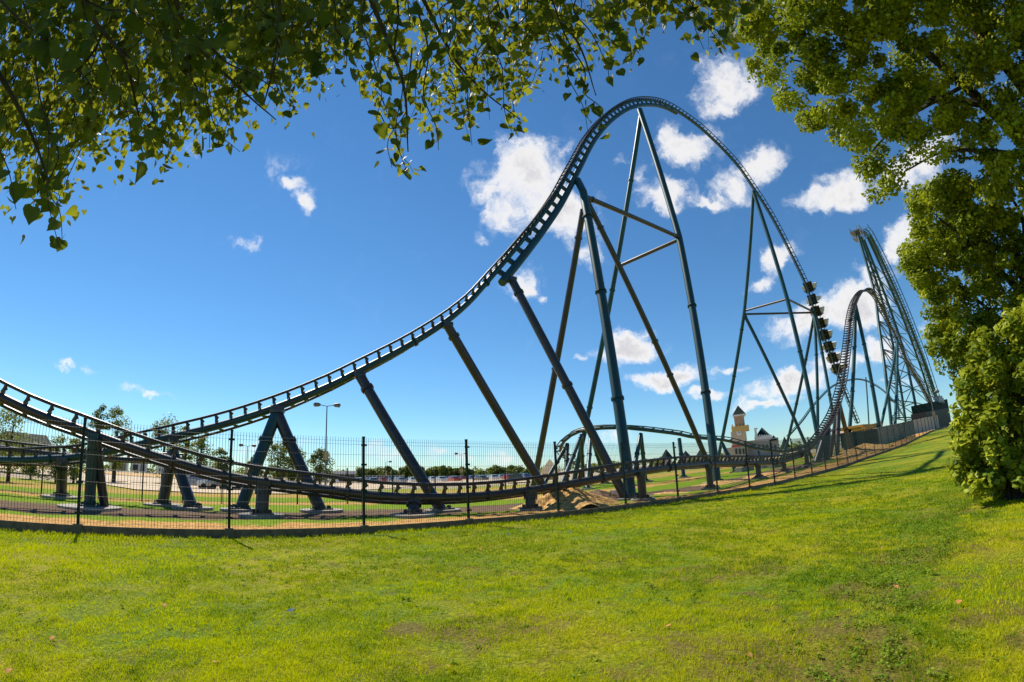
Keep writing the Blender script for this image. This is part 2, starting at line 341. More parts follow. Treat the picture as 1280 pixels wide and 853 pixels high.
def lawn_mat():
    m = bpy.data.materials.new('lawn_turf'); m.use_nodes = True; t = m.node_tree; b = t.nodes['Principled BSDF']; b.inputs['Roughness'].default_value = .9; b.inputs['Specular IOR Level'].default_value = .15
    co = nn(t, 'ShaderNodeTexCoord')
    def noise(sc, det=5, r=.6):
        n = nn(t, 'ShaderNodeTexNoise'); n.inputs['Scale'].default_value = sc; n.inputs['Detail'].default_value = det; n.inputs['Roughness'].default_value = r
        t.links.new(co.outputs['Object'], n.inputs['Vector']); return n.outputs[0]
    def ramp(f, els):
        r = nn(t, 'ShaderNodeValToRGB'); t.links.new(f, r.inputs[0]); cr = r.color_ramp
        cr.elements[0].position = els[0][0]; cr.elements[0].color = (*els[0][1], 1); cr.elements[1].position = els[-1][0]; cr.elements[1].color = (*els[-1][1], 1)
        for p, c in els[1:-1]: e = cr.elements.new(p); e.color = (*c, 1)
        return r.outputs[0]
    def mixc(f, a, b_):
        n = nn(t, 'ShaderNodeMix', data_type='RGBA'); t.links.new(f, n.inputs[0]); t.links.new(a, n.inputs[6]); t.links.new(b_, n.inputs[7]); return n.outputs[2]
    big, fine, mid = noise(.35, 4), noise(28, 6, .75), noise(2.2, 5, .65)
    g1 = ramp(fine, [(.3, (.03, .05, .003)), (.5, (.10, .17, .004)), (.7, (.30, .36, .010))])
    g2 = ramp(fine, [(.3, (.05, .055, .004)), (.5, (.24, .23, .006)), (.7, (.55, .48, .02))])
    g3 = ramp(fine, [(.3, (.06, .04, .015)), (.55, (.17, .13, .03)), (.75, (.33, .26, .06))])
    f1 = nn(t, 'ShaderNodeMapRange'); t.links.new(big, f1.inputs[0]); f1.inputs[1].default_value = .42; f1.inputs[2].default_value = .6
    c = mixc(f1.outputs[0], g1, g2)
    at = nn(t, 'ShaderNodeAttribute', attribute_name='bare')
    ad = nn(t, 'ShaderNodeMath', operation='ADD'); t.links.new(mid, ad.inputs[0]); t.links.new(at.outputs['Fac'], ad.inputs[1])
    f2 = nn(t, 'ShaderNodeMapRange'); t.links.new(ad.outputs[0], f2.inputs[0]); f2.inputs[1].default_value = .56; f2.inputs[2].default_value = .72; f2.inputs[4].default_value = .85
    c = mixc(f2.outputs[0], c, g3); t.links.new(c, b.inputs['Base Color'])
    bp = nn(t, 'ShaderNodeBump'); bp.inputs['Strength'].default_value = .7; bp.inputs['Distance'].default_value = .05
    t.links.new(fine, bp.inputs['Height']); t.links.new(bp.outputs[0], b.inputs['Normal'])
    return m
def lawn_lump(X, Y): return (vnoise(X, Y, .35, 3)-.5)*.16+(vnoise(X, Y, 2.0, 3)-.5)*.075
BARE = [(G(510, 787), .16, 1.0), (G(1055, 735), .20, .7), (G(600, 712), .5, .16), (G(760, 700), .8, .12), (G(1000, 830), .8, .28), (G(330, 695), .4, .14), (G(90, 800), .4, .08), (G(1040, 800), .7, .26), (G(960, 770), .5, .2), (G(1110, 745), .5, .26), (G(1150, 690), .8, .2), (G(700, 790), .5, .16), (G(860, 800), .6, .12), (G(1190, 640), 1.2, .12)]
def bare(X, Y):
    t = np.zeros_like(X)
    for p, r, w in BARE: t = np.maximum(t, w*np.exp(-(((X-p.x)**2+(Y-p.y)**2)/r**2)))
    d_ = (X-D0.x)*FD.x+(Y-D0.y)*FD.y; s_ = (X-D0.x)*FN.x+(Y-D0.y)*FN.y
    t = np.maximum(t, np.clip((vnoise(X, Y, 1.1, 4)-.52)*3.4, 0, .27)*np.exp(-((d_-6)/3.2)**2)*np.clip((-s_-7)/2, 0, 1))
    return t
dl = axis([(-400, -60, 40), (-60, -12, 3), (-12, 26, .14), (26, 70, .8), (70, 140, 4), (140, 3400, 300)]); sl = axis([(-600, -60, 60), (-60, -16, 2), (-16, -.06, .14)])
lw = grid_sheet('lawn', dl, sl, lawn_mat(), 0.0, 0); tag(lw, kind='structure')
co = np.empty(len(lw.data.vertices)*3, np.float32); lw.data.vertices.foreach_get('co', co); co = co.reshape(-1, 3)
_sv = (co[:, 0]-D0.x)*FN.x+(co[:, 1]-D0.y)*FN.y
co[:, 2] += lawn_lump(co[:, 0], co[:, 1])*np.clip(-_sv/1.0, 0, 1); lw.data.vertices.foreach_set('co', co.ravel())
at = lw.data.attributes.new('bare', 'FLOAT', 'POINT'); at.data.foreach_set('value', bare(co[:, 0], co[:, 1]).astype(np.float32))
def lawn_z(X, Y):
    d = (X-D0.x)*FD.x+(Y-D0.y)*FD.y; s = (X-D0.x)*FN.x+(Y-D0.y)*FN.y
    return gz(d, s)+lawn_lump(X, Y)*np.clip(-s, 0, 1), d, s

# grass blades: real blades, thinning out with distance
def blades():
    n = 900000
    r = np.exp(rng.uniform(math.log(1.9), math.log(34), n)); a = rng.uniform(R_(-66), R_(74), n)
    X = r*np.sin(a); Y = r*np.cos(a); z, d, s = lawn_z(X, Y)
    cl = vnoise(X, Y, 1.6, 3)*.5+vnoise(X+9, Y, 9, 3)*.5; b = bare(X, Y)
    keep = (s < -.08) & (rng.random(n) < np.clip(1.7*(cl-.34)/.28, .05, 1)) & (rng.random(n) > b*1.6)
    X, Y, z, r, s, cl = X[keep], Y[keep], z[keep], r[keep], s[keep], cl[keep]; n = len(X)
    edge = np.exp(-((s+.25)/.25)**2)
    h = rng.uniform(.012, .034, n)*(1+1.1*edge)*(.3+1.5*cl)*np.clip((r/4)**.25, .9, 1.5); w = .0024*np.clip(r/3, .9, 6)
    th = rng.uniform(0, 2*math.pi, n); le = rng.uniform(.1, .9, n)*h; la = rng.uniform(0, 2*math.pi, n)
    wx, wy = np.cos(th)*w, np.sin(th)*w; lx, ly = np.cos(la)*le, np.sin(la)*le
    V = np.stack([np.stack([X-wx, Y-wy, z-.004], -1), np.stack([X+wx, Y+wy, z-.004], -1), np.stack([X+lx, Y+ly, z+h], -1)], 1).reshape(-1, 3)
    F = np.arange(3*n).reshape(-1, 3)
    big = vnoise(X, Y, .3, 3)*.6+vnoise(X, Y, 2.6, 3)*.4
    dd_ = (X-D0.x)*FD.x+(Y-D0.y)*FD.y; sb = -11.15+(dd_-5.9)*.06+.2*np.sin(dd_*1.7); right = 1.3*np.clip((sb-.25-s)/.4, 0, 1)*np.clip((dd_-5.0)/1.5, 0, 1)-1.3*np.exp(-((s-sb)/.38)**2)*np.clip((dd_-4.5)/2, 0, 1); fine_ = vnoise(X+3, Y, 7, 2)
    tn = np.clip((big-.5)*4.6+(fine_-.5)*2.2+rng.normal(0, .24, n)+.50+.5*right, 0, 1)
    o = npmesh('grass', V, F, M['blade'], np.repeat(tn, 3)); tag(o, 'short yellow green grass blades of the lawn in front of the fence', 'grass', kind='stuff')
blades()

def px_poly_sheet(name, poly, m, off, lab=None):
    pts = [G(*p) for p in poly]; bm = bmesh.new(); vs = [bm.verts.new((p.x, p.y, 0)) for p in pts]; bm.faces.new(vs)
    bmesh.ops.triangulate(bm, faces=bm.faces[:]); 
    for _ in range(3): bmesh.ops.subdivide_edges(bm, edges=bm.edges[:], cuts=1, use_grid_fill=True)
    for v in bm.verts:
        d, s = ds(v.co.x, v.co.y); v.co.z = float(gz(d, s))+off
    me = bpy.data.meshes.new(name); bmesh.ops.recalc_face_normals(bm, faces=bm.faces); bm.to_mesh(me); bm.free(); me.materials.append(m)
    o = bpy.data.objects.new(name, me); C.objects.link(o); return tag(o, kind='structure')
px_poly_sheet('road', [(-140, 562), (0, 586), (100, 601), (170, 613), (260, 617), (390, 618), (520, 608), (660, 603), (640, 599), (520, 602), (420, 603), (300, 602), (225, 600), (120, 593), (0, 582), (-140, 556)], M['asphalt'], .07)
px_poly_sheet('earth_track', [(-140, 554), (0, 580.5), (120, 591.5), (225, 598.5), (300, 600), (300, 598.4), (200, 594.0), (110, 588.5), (0, 578.6), (-140, 552)], M['sand'], .08)

# ------------------------------------------------------------------ fence
fence = thing('mesh_fence', 'long dark green welded mesh fence on concrete boards along the lawn', 'fence', W(0, 0, 0))
POSTPX = [99.8, 287.5, 454.8, 584.8, 696.7, 781, 846.6, 896.5, 937, 968.9, 994.8, 1016.6, 1034.4, 1050, 1063, 1075]
POSTD = []
for x in POSTPX:
    v = un(x, 600); t = D0.dot(FN)/v.dot(FN); POSTD.append(ds(v.x*t, v.y*t)[0])
POSTD = [POSTD[0]-6.6, POSTD[0]-3.3]+POSTD
while POSTD[-1] < 103: POSTD.append(POSTD[-1]+2.9)
HF = 2.24
for i, d in enumerate(POSTD):
    zc = curb(d); p = W(d, .03, 0); mb = MB()
    mb.box((p.x, p.y, zc+HF/2-.05), (.06, .06, HF+.12), (FD, FN, Vector((0, 0, 1)))); mb.box((p.x, p.y, zc+HF+.02), (.07, .07, .03), (FD, FN, Vector((0, 0, 1))))
    o = mb.build('post', M['fence'], fence)
    if d < 45:
        mb = MB()
        for h in (.25, .9, 1.55, 2.05): mb.box((p.x-FN.x*.045, p.y-FN.y*.045, zc+h), (.15, .03, .05), (FD, FN, Vector((0, 0, 1))))
        tag(mb.build('clamps', M['fence'], fence), kind='stuff')
for i in range(len(POSTD)-1):
    a, b = POSTD[i], POSTD[i+1]; za, zb = curb(a), curb(b); mb = MB()
    if a < 70:
        n = 48 if a < 45 else 24; wr = .0042 if a < 30 else (.006 if a < 45 else .01)
        for k in range(1, n):
            f = k/n; p = W(a+(b-a)*f, -.005, za+(zb-za)*f)
            mb.add([p+FD*(-wr)+FN*0, p+FD*wr, p+FN*wr*1.6, p+FD*(-wr)+Vector((0, 0, HF)), p+FD*wr+Vector((0, 0, HF)), p+FN*wr*1.6+Vector((0, 0, HF))], [(0, 1, 4, 3), (1, 2, 5, 4), (2, 0, 3, 5)])
        for h, off in ((.06, 0), (.34, -.03), (.62, 0), (.92, 0), (1.2, -.03), (1.5, 0), (1.8, 0), (2.06, -.03), (2.15, 0)):
            p = W(a+.03, off-.015, za+h); q = W(b-.03, off-.015, zb+h); mb.tube([p, q], wr*.8, 3, False)
        o = mb.build('mesh_panel', M['fence'], fence)
    L_ = b-a; mb = MB()
    ax = (W(b, 0, zb)-W(a, 0, za)).normalized(); cN = FN; cZ = ax.cross(cN)*1.0
    if cZ.z < 0: cZ = -cZ
    c = (W(a, 0, za)+W(b, 0, zb))/2-Vector((0, 0, .16)); mb.box(c, (L_-.012, .05, .30), (ax, cN, cZ)); o = mb.build('kerb_board', M['kerb'], fence)
    mb = MB(); p = W(a, 0, za); mb.box(p-Vector((0, 0, .14)), (.20, .11, .31), (FD, FN, Vector((0, 0, 1)))); mb.build('board_bracket', M['kerb'], fence)

# inner fence beyond the track
f2 = thing('inner_fence', 'low thin mesh fence with dark posts behind the coaster supports', 'fence', W(0, 14.5, 0))
dd2 = []
for x in (52, 178, 372, 434, 491, 544, 592, 632):
    v = un(x, 610); t = (14.5+D0.dot(FN))/v.dot(FN); dd2.append(ds(v.x*t, v.y*t)[0])
dd2 = [dd2[0]-3]+dd2[:2]+[(dd2[1]*.75+dd2[2]*.25), (dd2[1]+dd2[2])/2, dd2[1]*.25+dd2[2]*.75]+dd2[2:]
for i, d in enumerate(dd2):
    z = float(gz(d, 14.5)); mb = MB(); mb.box(W(d, 14.5, z+.98), (.06, .06, 1.96), (FD, FN, Vector((0, 0, 1)))); mb.build('post', M['fence'], f2)
    if i:
        a = dd2[i-1]; mb = MB(); n = max(2, int((d-a)/.1))
        for k in range(1, n):
            p = W(a+(d-a)*k/n, 14.5, z); mb.tube([p, p+Vector((0, 0, 1.9))], .003, 3, False)
        for h in (.1, .5, .95, 1.4, 1.85): mb.tube([W(a, 14.5, z+h), W(d, 14.5, z+h)], .004, 3, False)
        mb.build('mesh_panel', M['fence'], f2)

# ------------------------------------------------------------------ coaster tracks
GA = .43; SPO = .25
def frames(ctrl, step=.95, st2=None):
    """ctrl: (px, py, s, bank_deg)"""
    pts = spline([PS(x, y, s) for x, y, s, b in ctrl], 14); bk = spline([Vector((b, 0, 0)) for x, y, s, b in ctrl], 14); 
    for _ in range(3): pts = [pts[0]]+[(pts[i-1]+pts[i]*2+pts[i+1])/4 for i in range(1, len(pts)-1)]+[pts[-1]]
    out = []; acc = 0.0; nxt = 0.0
    for i in range(len(pts)-1):
        a, b = pts[i], pts[i+1]; l = (b-a).length
        while nxt <= acc+l and l > 1e-6:
            f = (nxt-acc)/l; out.append([a.lerp(b, f), bk[i].x*(1-f)+bk[i+1].x*f]); nxt += step if (st2 is None or i < st2[0]) else st2[1]
        acc += l
    res = []; prevS = None
    for i, (p, b) in enumerate(out):
        T = (out[min(i+1, len(out)-1)][0]-out[max(i-1, 0)][0]).normalized()
        S = T.cross(Vector((0, 0, 1)))
        if S.length < .15 and prevS is not None: S = prevS-T*T.dot(prevS)
        S.normalize()
        if prevS is not None and S.dot(prevS) < 0: S = -S
        prevS = S; U = S.cross(T).normalized(); be = R_(b)
        U2 = U*math.cos(be)-S*math.sin(be); S2 = T.cross(U2).normalized(); res.append((p, T, S2, U2))
    return res
def near(fr, P):
    return min(range(len(fr)), key=lambda i: (fr[i][0]-P).length)
def tie_mesh(name, m, thick=.07):
    mb = MB()
    for sg in (-1, 1):
        a = Vector((sg*GA, 0, -.03)); b = Vector((sg*.12, 0, -SPO+.04)); z = (a-b).normalized(); y = Vector((0, 1, 0)); x = y.cross(z)
        mb.box((a+b)/2, (.10, thick*1.2, (a-b).length), (x, y, z))
        mb.add([Vector((sg*GA, -.02, -.06)), Vector((sg*.12, -.12, -SPO+.06)), Vector((sg*.30, .14, -SPO+.14)), Vector((sg*GA, .05, -.06))], [(0, 1, 2, 3), (3, 2, 1, 0)])
    mb.box((0, 0, -.07), (2*GA, thick, .06)); return mb.mesh(name, m)
def make_track(name, label, ctrl, mrail, mspine, mtie, step=.95, tie_objs=True, double=None, st2=None, widen=None, rr=.06, sr=.165, flange=9):
    fr = frames(ctrl, step, st2)
    if widen:
        i0_ = near(fr, PS(*widen[0])); i1_ = near(fr, PS(*widen[1])); fr = [(p, T, S*k, U) for (p, T, S, U), k in ((q, 1+(widen[2]-1)*max(0, min(1, (i-i0_)/(i1_-i0_)))) for i, q in enumerate(fr))]
    root = thing(name, label, 'roller coaster track', fr[0][0]); 
    for sg in (-1, 1):
        mb = MB(); mb.tube([p+S*GA*sg for p, T, S, U in fr], rr, 8); mb.build('rail', mrail, root, True)
    mb = MB(); mb.tube([p-U*SPO for p, T, S, U in fr], sr, 12); sp = mb.build('spine', mspine, root, True)
    me = tie_mesh('tie', mtie)
    if tie_objs:
        for p, T, S, U in fr:
            m = Matrix((S, T, U)).transposed().to_4x4(); m.translation = p; inst('tie', me, root, m)
    else:
        mb = MB()
        vs = [v.co.copy() for v in me.vertices]; fs = [tuple(q.vertices) for q in me.polygons]
        for p, T, S, U in fr:
            m = Matrix((S, T, U)).transposed().to_4x4(); m.translation = p; mb.add([m @ v for v in vs], fs)
        tag(mb.build('ties', mtie, root), kind='stuff')
    mb = MB(); mb.tube([(0, -.05, -SPO), (0, .05, -SPO)], sr+.07, 12)
    for k in range(10):
        a = k*math.pi/5; mb.tube([(math.cos(a)*(sr+.045), -.09, -SPO+math.sin(a)*(sr+.045)), (math.cos(a)*(sr+.045), .09, -SPO+math.sin(a)*(sr+.045))], .014, 5)
    fm = mb.mesh('flange', mspine)
    if tie_objs:
        for p, T, S, U in fr[4::flange]:
            m = Matrix((S, T, U)).transposed().to_4x4(); m.translation = p; inst('flange', fm, root, m)
    if double:
        sel = fr[double[0]:double[1]]
        mb = MB(); mb.tube([p-U*1.22 for p, T, S, U in sel], .26, 14); mb.build('lower_spine', mspine, root, True)
        bm_ = MB(); bm_.box((0, 0, -.86), (.13, .34, .5)); me2 = bm_.mesh('spine_web', mspine)
        for p, T, S, U in sel[1::2]:
            m = Matrix((S, T, U)).transposed().to_4x4(); m.translation = p; inst('spine_web', me2, root, m)
    return root, fr

A_CT = [(-150, 412, 8.2, 56), (-60, 458, 8, 58), (0, 491, 7.9, 60), (50, 514, 7.8, 60), (100, 532, 7.7, 60), (190, 564, 7.4, 60), (286, 591, 7.0, 60), (394, 606, 6.1, 60), (455, 614, 5.6, 60), (512, 617.5, 5.1, 58), (583, 616.5, 4.7, 56), (640, 611, 4.4, 54), (690, 604, 3.9, 52), (735, 596, 3.5, 50), (781, 588, 3.4, 50), (846, 579.5, 4.0, 48), (895, 577, 4.9, 46), (935, 576.5, 5.2, 42), (968, 575, 5.3, 34),
        (987, 570.5, 5.3, 24), (1003, 564, 5.3, 10), (1017, 552, 5.3, 2), (1029, 536, 5.3, 0), (1041, 515, 5.4, 0), (1048, 494, 5.5, 0), (1053.5, 470, 5.6, 0), (1059, 428, 5.8, 0), (1063, 395, 6, 0), (1069, 374, 6.1, 0), (1080, 361.5, 6.2, 0), (1092, 367, 6.3, 0), (1102, 383, 6.4, 0), (1112, 404, 6.5, 0), (1121, 422, 6.7, 0), (1131, 445, 6.9, 0), (1141, 464, 7.2, 0), (1152, 482, 7.5, 0), (1163, 503, 7.9, 0)]
trkA, frA = make_track('roller_coaster_track', 'dark track that dips low behind the fence then climbs to the small narrow hill', A_CT, M['rail'], M['steel_dark'], M['tie'], st2=(6*14, .6), widen=((900, 577, 5), (1017, 552, 5.3), 1.4), rr=.065)
B_CT = [(-140, 560, 14.5, 50), (0, 571, 13.5, 52), (60, 570, 13, 54), (110, 566, 12.6, 54), (224, 541, 11.3, 54), (291, 524, 10.6, 54), (353, 503, 10, 52), (410, 479, 9.7, 48), (436, 466, 9.6, 46), (500, 433, 9.3, 42), (549, 402, 9.2, 36), (577, 379, 9.2, 30), (596, 359, 9.3, 28), (615, 337, 9.4, 26), (634, 315, 9.6, 24), (662, 281, 10, 22), (690, 243, 10.7, 20), (712, 204, 11.5, 18), (735, 165, 12.5, 14), (762, 138, 13.6, 8), (792, 124, 14.4, 2), (826, 126.5, 14.8, 0), (858, 144.5, 15, -4), (886, 167, 15, -8), (920, 202, 15, -10), (938, 227, 15, -10), (965, 269, 15, -10), (990, 317, 15, -10), (1009, 357, 15, -8), (1016, 380, 15, -6), (1025, 405, 15, -4), (1034, 430, 15, 0), (1044, 457, 15, 0), (1053, 480, 15, 0), (1062, 503, 15, 0), (1073, 530, 15, 0)]
trkB, frB = make_track('roller_coaster_track', 'tall track rising from the lower left over the biggest hill and down to the train', B_CT, M['rail'], M['steel'], M['steel_dark'], step=.66, double=(0, 1), st2=(21*14, .85))
i0 = near(frB, PS(612, 348, 9.4)); i1 = near(frB, PS(846, 136, 15))
sel = frB[i0:i1]; mb = MB(); mb.tube([p-U*.95 for p, T, S, U in sel], .25, 14); bpy.data.objects.remove([o for o in trkB.children if o.name.startswith('lower_spine')][0])
mb.build('lower_spine', M['steel'], trkB, True)
bm_ = MB(); bm_.box((0, 0, -.58), (.14, .34, .42)); me2 = bm_.mesh('spine_web', M['steel'])
for p, T, S, U in sel[1::2]:
    m = Matrix((S, T, U)).transposed().to_4x4(); m.translation = p; inst('spine_web', me2, trkB, m)
C_CT = [(790, 597, 44, -10), (753, 589, 38, -10), (738, 585, 35, -12), (722, 580, 32, -15), (709, 571, 30, -20), (700, 563, 28.5, -25), (700, 554, 27, -30), (708, 545, 25.5, -30), (719, 538, 24, -25), (736, 534, 22.3, -15), (755, 532, 20.8, -8), (783, 532, 19, -5), (811, 535, 18.3, 0), (849, 540, 17.8, 0), (867, 544, 17.4, 0), (901, 547, 16.8, 5), (915, 550, 16.5, 10), (940, 557, 16, 10), (965, 561, 15.7, 10), (987, 562, 15.5, 10), (1010, 555, 17, 0), (1025, 548, 19, 0)]
trkC, frC = make_track('roller_coaster_track', 'low grey green track curving over the field behind the tall supports', C_CT, M['steel'], M['steel'], M['steel'], step=1.35, tie_objs=False)
D_CT = [(985, 545, 45, 0), (1003, 525, 45, 0), (1018, 505, 45, 0), (1040, 483, 45, 0), (1060, 475, 45, 0), (1075, 474, 45, 0), (1090, 479, 45, 0), (1106, 490, 45, 0), (1118, 503, 45, 0), (1132, 524, 45, 0)]
trkD, frD = make_track('roller_coaster_track', 'thin distant arched track seen between the right hand supports', D_CT, M['teal'], M['teal'], M['teal'], step=1.6, tie_objs=False, rr=.1, sr=.25)
E_CT = [(-120, 534, 19, 20), (-40, 548, 18.5, 20), (0, 554.5, 18, 20), (45, 560.5, 17.6, 22), (100, 566, 17.2, 25), (165, 570, 17, 25), (230, 572, 17, 20)]
trkE, frE = make_track('roller_coaster_track', 'far low track at the left edge behind the first coaster curve', E_CT, M['rail'], M['steel_dark'], M['steel_dark'], tie_objs=False)

# ------------------------------------------------------------------ supports
def collar(mb, a, b, f, r):
    p = a.lerp(b, f); T = (b-a).normalized(); mb.tube([p-T*.06, p+T*.06], r*1.28, 12)
    x = T.cross(Vector((0, 0, 1)) if abs(T.z) < .9 else Vector((1, 0, 0))).normalized(); y = T.cross(x)
    for k in range(8):
        q = p+(x*math.cos(k*math.pi/4)+y*math.sin(k*math.pi/4))*r*1.16; mb.tube([q-T*.11, q+T*.11], .022, 5)
def leg(root, pts, r, m, joints=(), name='column', foot=True, disc=1.0):
    disc *= .82
    pts = [Vector(p) for p in pts]; mb = MB(); mb.tube(pts, r, 14); o = mb.build(name, m, root, True)
    if joints:
        mb = MB(); a, b = pts[-2], pts[-1]
        for f in joints: collar(mb, a, b, f, r)
        tag(mb.build('flanges', m, root), kind='stuff')
    if foot:
        b = pts[-1]; mb = MB(); mb.tube([(b.x, b.y, b.z-.3), (b.x, b.y, b.z+.10)], disc, 24); mb.build('footing', M['concrete'], root)
        mb = MB(); mb.box((b.x, b.y, b.z+.13), (r*3.2, r*3.2, .05), (FD, FN, Vector((0, 0, 1)))); 
        for k in range(8):
            a = k*math.pi/4+.3; mb.tube([(b.x+math.cos(a)*r*1.45, b.y+math.sin(a)*r*1.45, b.z+.1), (b.x+math.cos(a)*r*1.45, b.y+math.sin(a)*r*1.45, b.z+.24)], .03, 6)
        for k in range(4):
            a = k*math.pi/2; mb.box((b.x+math.cos(a)*r*1.2, b.y+math.sin(a)*r*1.2, b.z+.20), (r*.5, .03, .14), (Vector((math.cos(a), math.sin(a), 0)), Vector((-math.sin(a), math.cos(a), 0)), Vector((0, 0, 1))))
        tag(mb.build('base_plate', m, root), kind='stuff')
    return o
def head(root, p, m, r=.22):
    mb = MB(); mb.tube([p-Vector((0, 0, .12)), p+Vector((0, 0, .02))], r*1.15, 10); mb.box(p+Vector((0, 0, .10)), (r*1.9, r*1.3, .16), (FD, FN, Vector((0, 0, 1)))); mb.build('saddle', m, root)
def under(fr, P, off=.52):
    i = near(fr, P); p, T, S, U = fr[i]; return p-U*off
def support(label, cat='coaster support', loc=(0, 0, 0)): return thing('coaster_support', label, cat, loc)

def short(label, fr, px, py, s, fx, fy, r=.2, m=M['steel_dark'], disc=.9, join=None):
    f = G(fx, fy); t = under(fr, PS(px, py, s)); f = t.lerp(f, .25); f.z = float(gz(*ds(f.x, f.y))); rt = support(label, loc=f)
    if join is None: leg(rt, [t, f], r, m, (.18,), disc=disc)
    head(rt, t, m, r); return rt, t, f
# A supports
_x = short('pair of blue columns on a round pad by the first fence post', frA, 122, 540, 7.7, 115, 634, .20, M['steel'], 1.35)
rt, t, f = _x; leg(rt, [t+FD*.1, f+FD*.45+FN*.45], .17, M['steel_dark'], (.18,), foot=False)
short('short stout column left of the wide inverted V support', frA, 326, 597, 6.8, 320, 647, .24, disc=1.0)
short('short stout column under the lowest dip of the near track', frA, 512, 617, 5.1, 511, 649, .22, disc=1.0)
short('short stout column left of the sand heap', frA, 659, 608, 4.2, 660, 639, .22, disc=.6)
for (x, y, s, fx, fy, l) in ((790, 587, 3.4, 790, 617, 'short dark column under the near track behind the brown soil heap'), (880, 577, 4.6, 880, 603, 'short dark column under the near track left of the twin leaning legs'), (940, 575, 5.2, 941, 595, 'short dark column under the near track in front of the clock tower'), (976, 573, 5.3, 977, 591, 'short dark column right of the clock tower near the bend'), (1004, 562, 5.3, 1005, 583, 'short dark column where the near track starts to climb')):
    ff = PS(fx, fy, s+.3); ff.z = float(gz(*ds(ff.x, ff.y))); t = under(frA, PS(x, y, s)); ff = t.copy(); ff.z = float(gz(*ds(ff.x, ff.y))); rt = support(l, loc=ff); leg(rt, [t, ff], .2, M['steel_dark'], disc=.7); head(rt, t, M['steel_dark'], .2)
# B supports
short('short dark column with a bolted head at the far left', frB, 78, 569, 12.9, 80, 620, .24, disc=1.1)
def at_ds(px, s):
    p = PS(px, 600, s); p.z = float(gz(*ds(p.x, p.y))); return p
t = under(frB, PS(224, 541, 11.3)); t0 = t-Vector((0, 0, .5)); rt = support('small inverted V support left of the second fence post', loc=t0)
leg(rt, [t0, G(203, 633)], .24, M['steel_dark'], (.2,), disc=1.0); leg(rt, [t0, G(241, 637)], .24, M['steel_dark'], (.2,), disc=1.0); head(rt, t, M['steel_dark'])
t = under(frB, PS(353, 505, 10)); rt = support('wide inverted V support of two thick dark columns', loc=t)
leg(rt, [t-Vector((0, 0, .1)), G(300, 639)], .25, M['steel'], (.3,), disc=1.0); leg(rt, [t-Vector((0, 0, .1)), G(402, 640)], .25, M['steel_dark'], (.3,), disc=1.1); head(rt, t, M['steel_dark'], .3)
for (a, b, l, j) in (((452, 470, 9.5), (553, 640), 'leaning single column right of the wide inverted V', (.08,)), ((552, 408, 9.2), (690, 627), 'leaning single column that lands left of the sand heap', (.03,)), ((624, 350, 9.5), (783, 625), 'leaning single column with a curved head under the lower spine', (.04, .5))):
    t = under(frB, PS(*a), .52 if a[0] < 600 else 1.3); f = G(*b); rt = support(l, loc=f)
    T = (f-t).normalized(); leg(rt, [t, t.lerp(f, .03)+Vector((0, 0, .0)), f], .24, M['steel_dark'], j, disc=.95); head(rt, t, M['steel_dark'], .26)
# mid support
t = under(frB, PS(712, 218, 11), 1.15); k1 = PS(729, 240, 10.3); f = at_ds(787, 5.3); rt = support('thick blue support with a bent head and beams joining it to the tall leg', loc=f)
leg(rt, [t, PS(722, 226, 10.9), k1], .3, M['steel'], foot=False, name='bent_head')
leg(rt, [k1, f], .31, M['steel'], (.12, .42, .75), disc=1.2)
leg(rt, [PS(729, 262, 10.4), at_ds(664, 19)], .24, M['steel_dark'], (.1, .55), disc=1.0)
nodeL1 = PS(849, 297, 12); nodeBk = PS(781, 333, 17)
leg(rt, [PS(731, 246, 10.3), nodeL1], .2, M['steel_dark'], (.06, .96), foot=False, name='brace')
leg(rt, [PS(733, 250, 10.5), PS(892, 596, 10)*1.0], .22, M['steel_dark'], (.1, .5, .62), foot=False, name='brace')
# apex support
t = under(frB, PS(790, 124, 14.4), 1.5); f = G(896, 604); rt = support('tallest support, two long legs spread below the crest of the biggest hill', loc=f)
leg(rt, [t, nodeL1, f], .33, M['steel'], (.35, .7), disc=1.3)
bk = at_ds(716, 28); leg(rt, [t-Vector((0, 0, .9)), bk], .27, M['teal'], (.2, .5, .8), disc=1.2)
leg(rt, [nodeL1-Vector((0, 0, .2)), (t-Vector((0, 0, .9))).lerp(bk, .44)], .2, M['steel_dark'], foot=False, name='brace')
# right support
t = under(frB, PS(942, 240, 15), 1.0); rt = support('tall teal support with two legs and a triangular tie frame left of the train', loc=t)
nl, nr, ntk = PS(930, 393, 22), PS(984, 374, 13.8), under(frB, PS(1016, 389, 15), .8)
leg(rt, [t, nl, at_ds(896, 30)], .27, M['teal'], (.1, .4), disc=1.2); fR = at_ds(1030, 12); leg(rt, [t, nr, fR], .30, M['teal'], (.35, .7), disc=1.2)
for a, b in ((nl, ntk), (nl+Vector((0, 0, .5)), nr), (nr, ntk+Vector((0, 0, .1)))): leg(rt, [a, b], .17, M['steel_dark'], foot=False, name='brace')
leg(rt, [nl, at_ds(1018, 16)], .25, M['steel'], (.02, .5), foot=False, name='brace')
rt = support('cluster of three teal legs directly under the train', loc=ntk)
for px, s, m in ((981, 26, M['steel']), (1025, 17, M['teal']), (1052, 13.2, M['teal'])): leg(rt, [ntk-Vector((0, 0, .3)), at_ds(px, s)], .25, m, (.3, .6), disc=1.0)
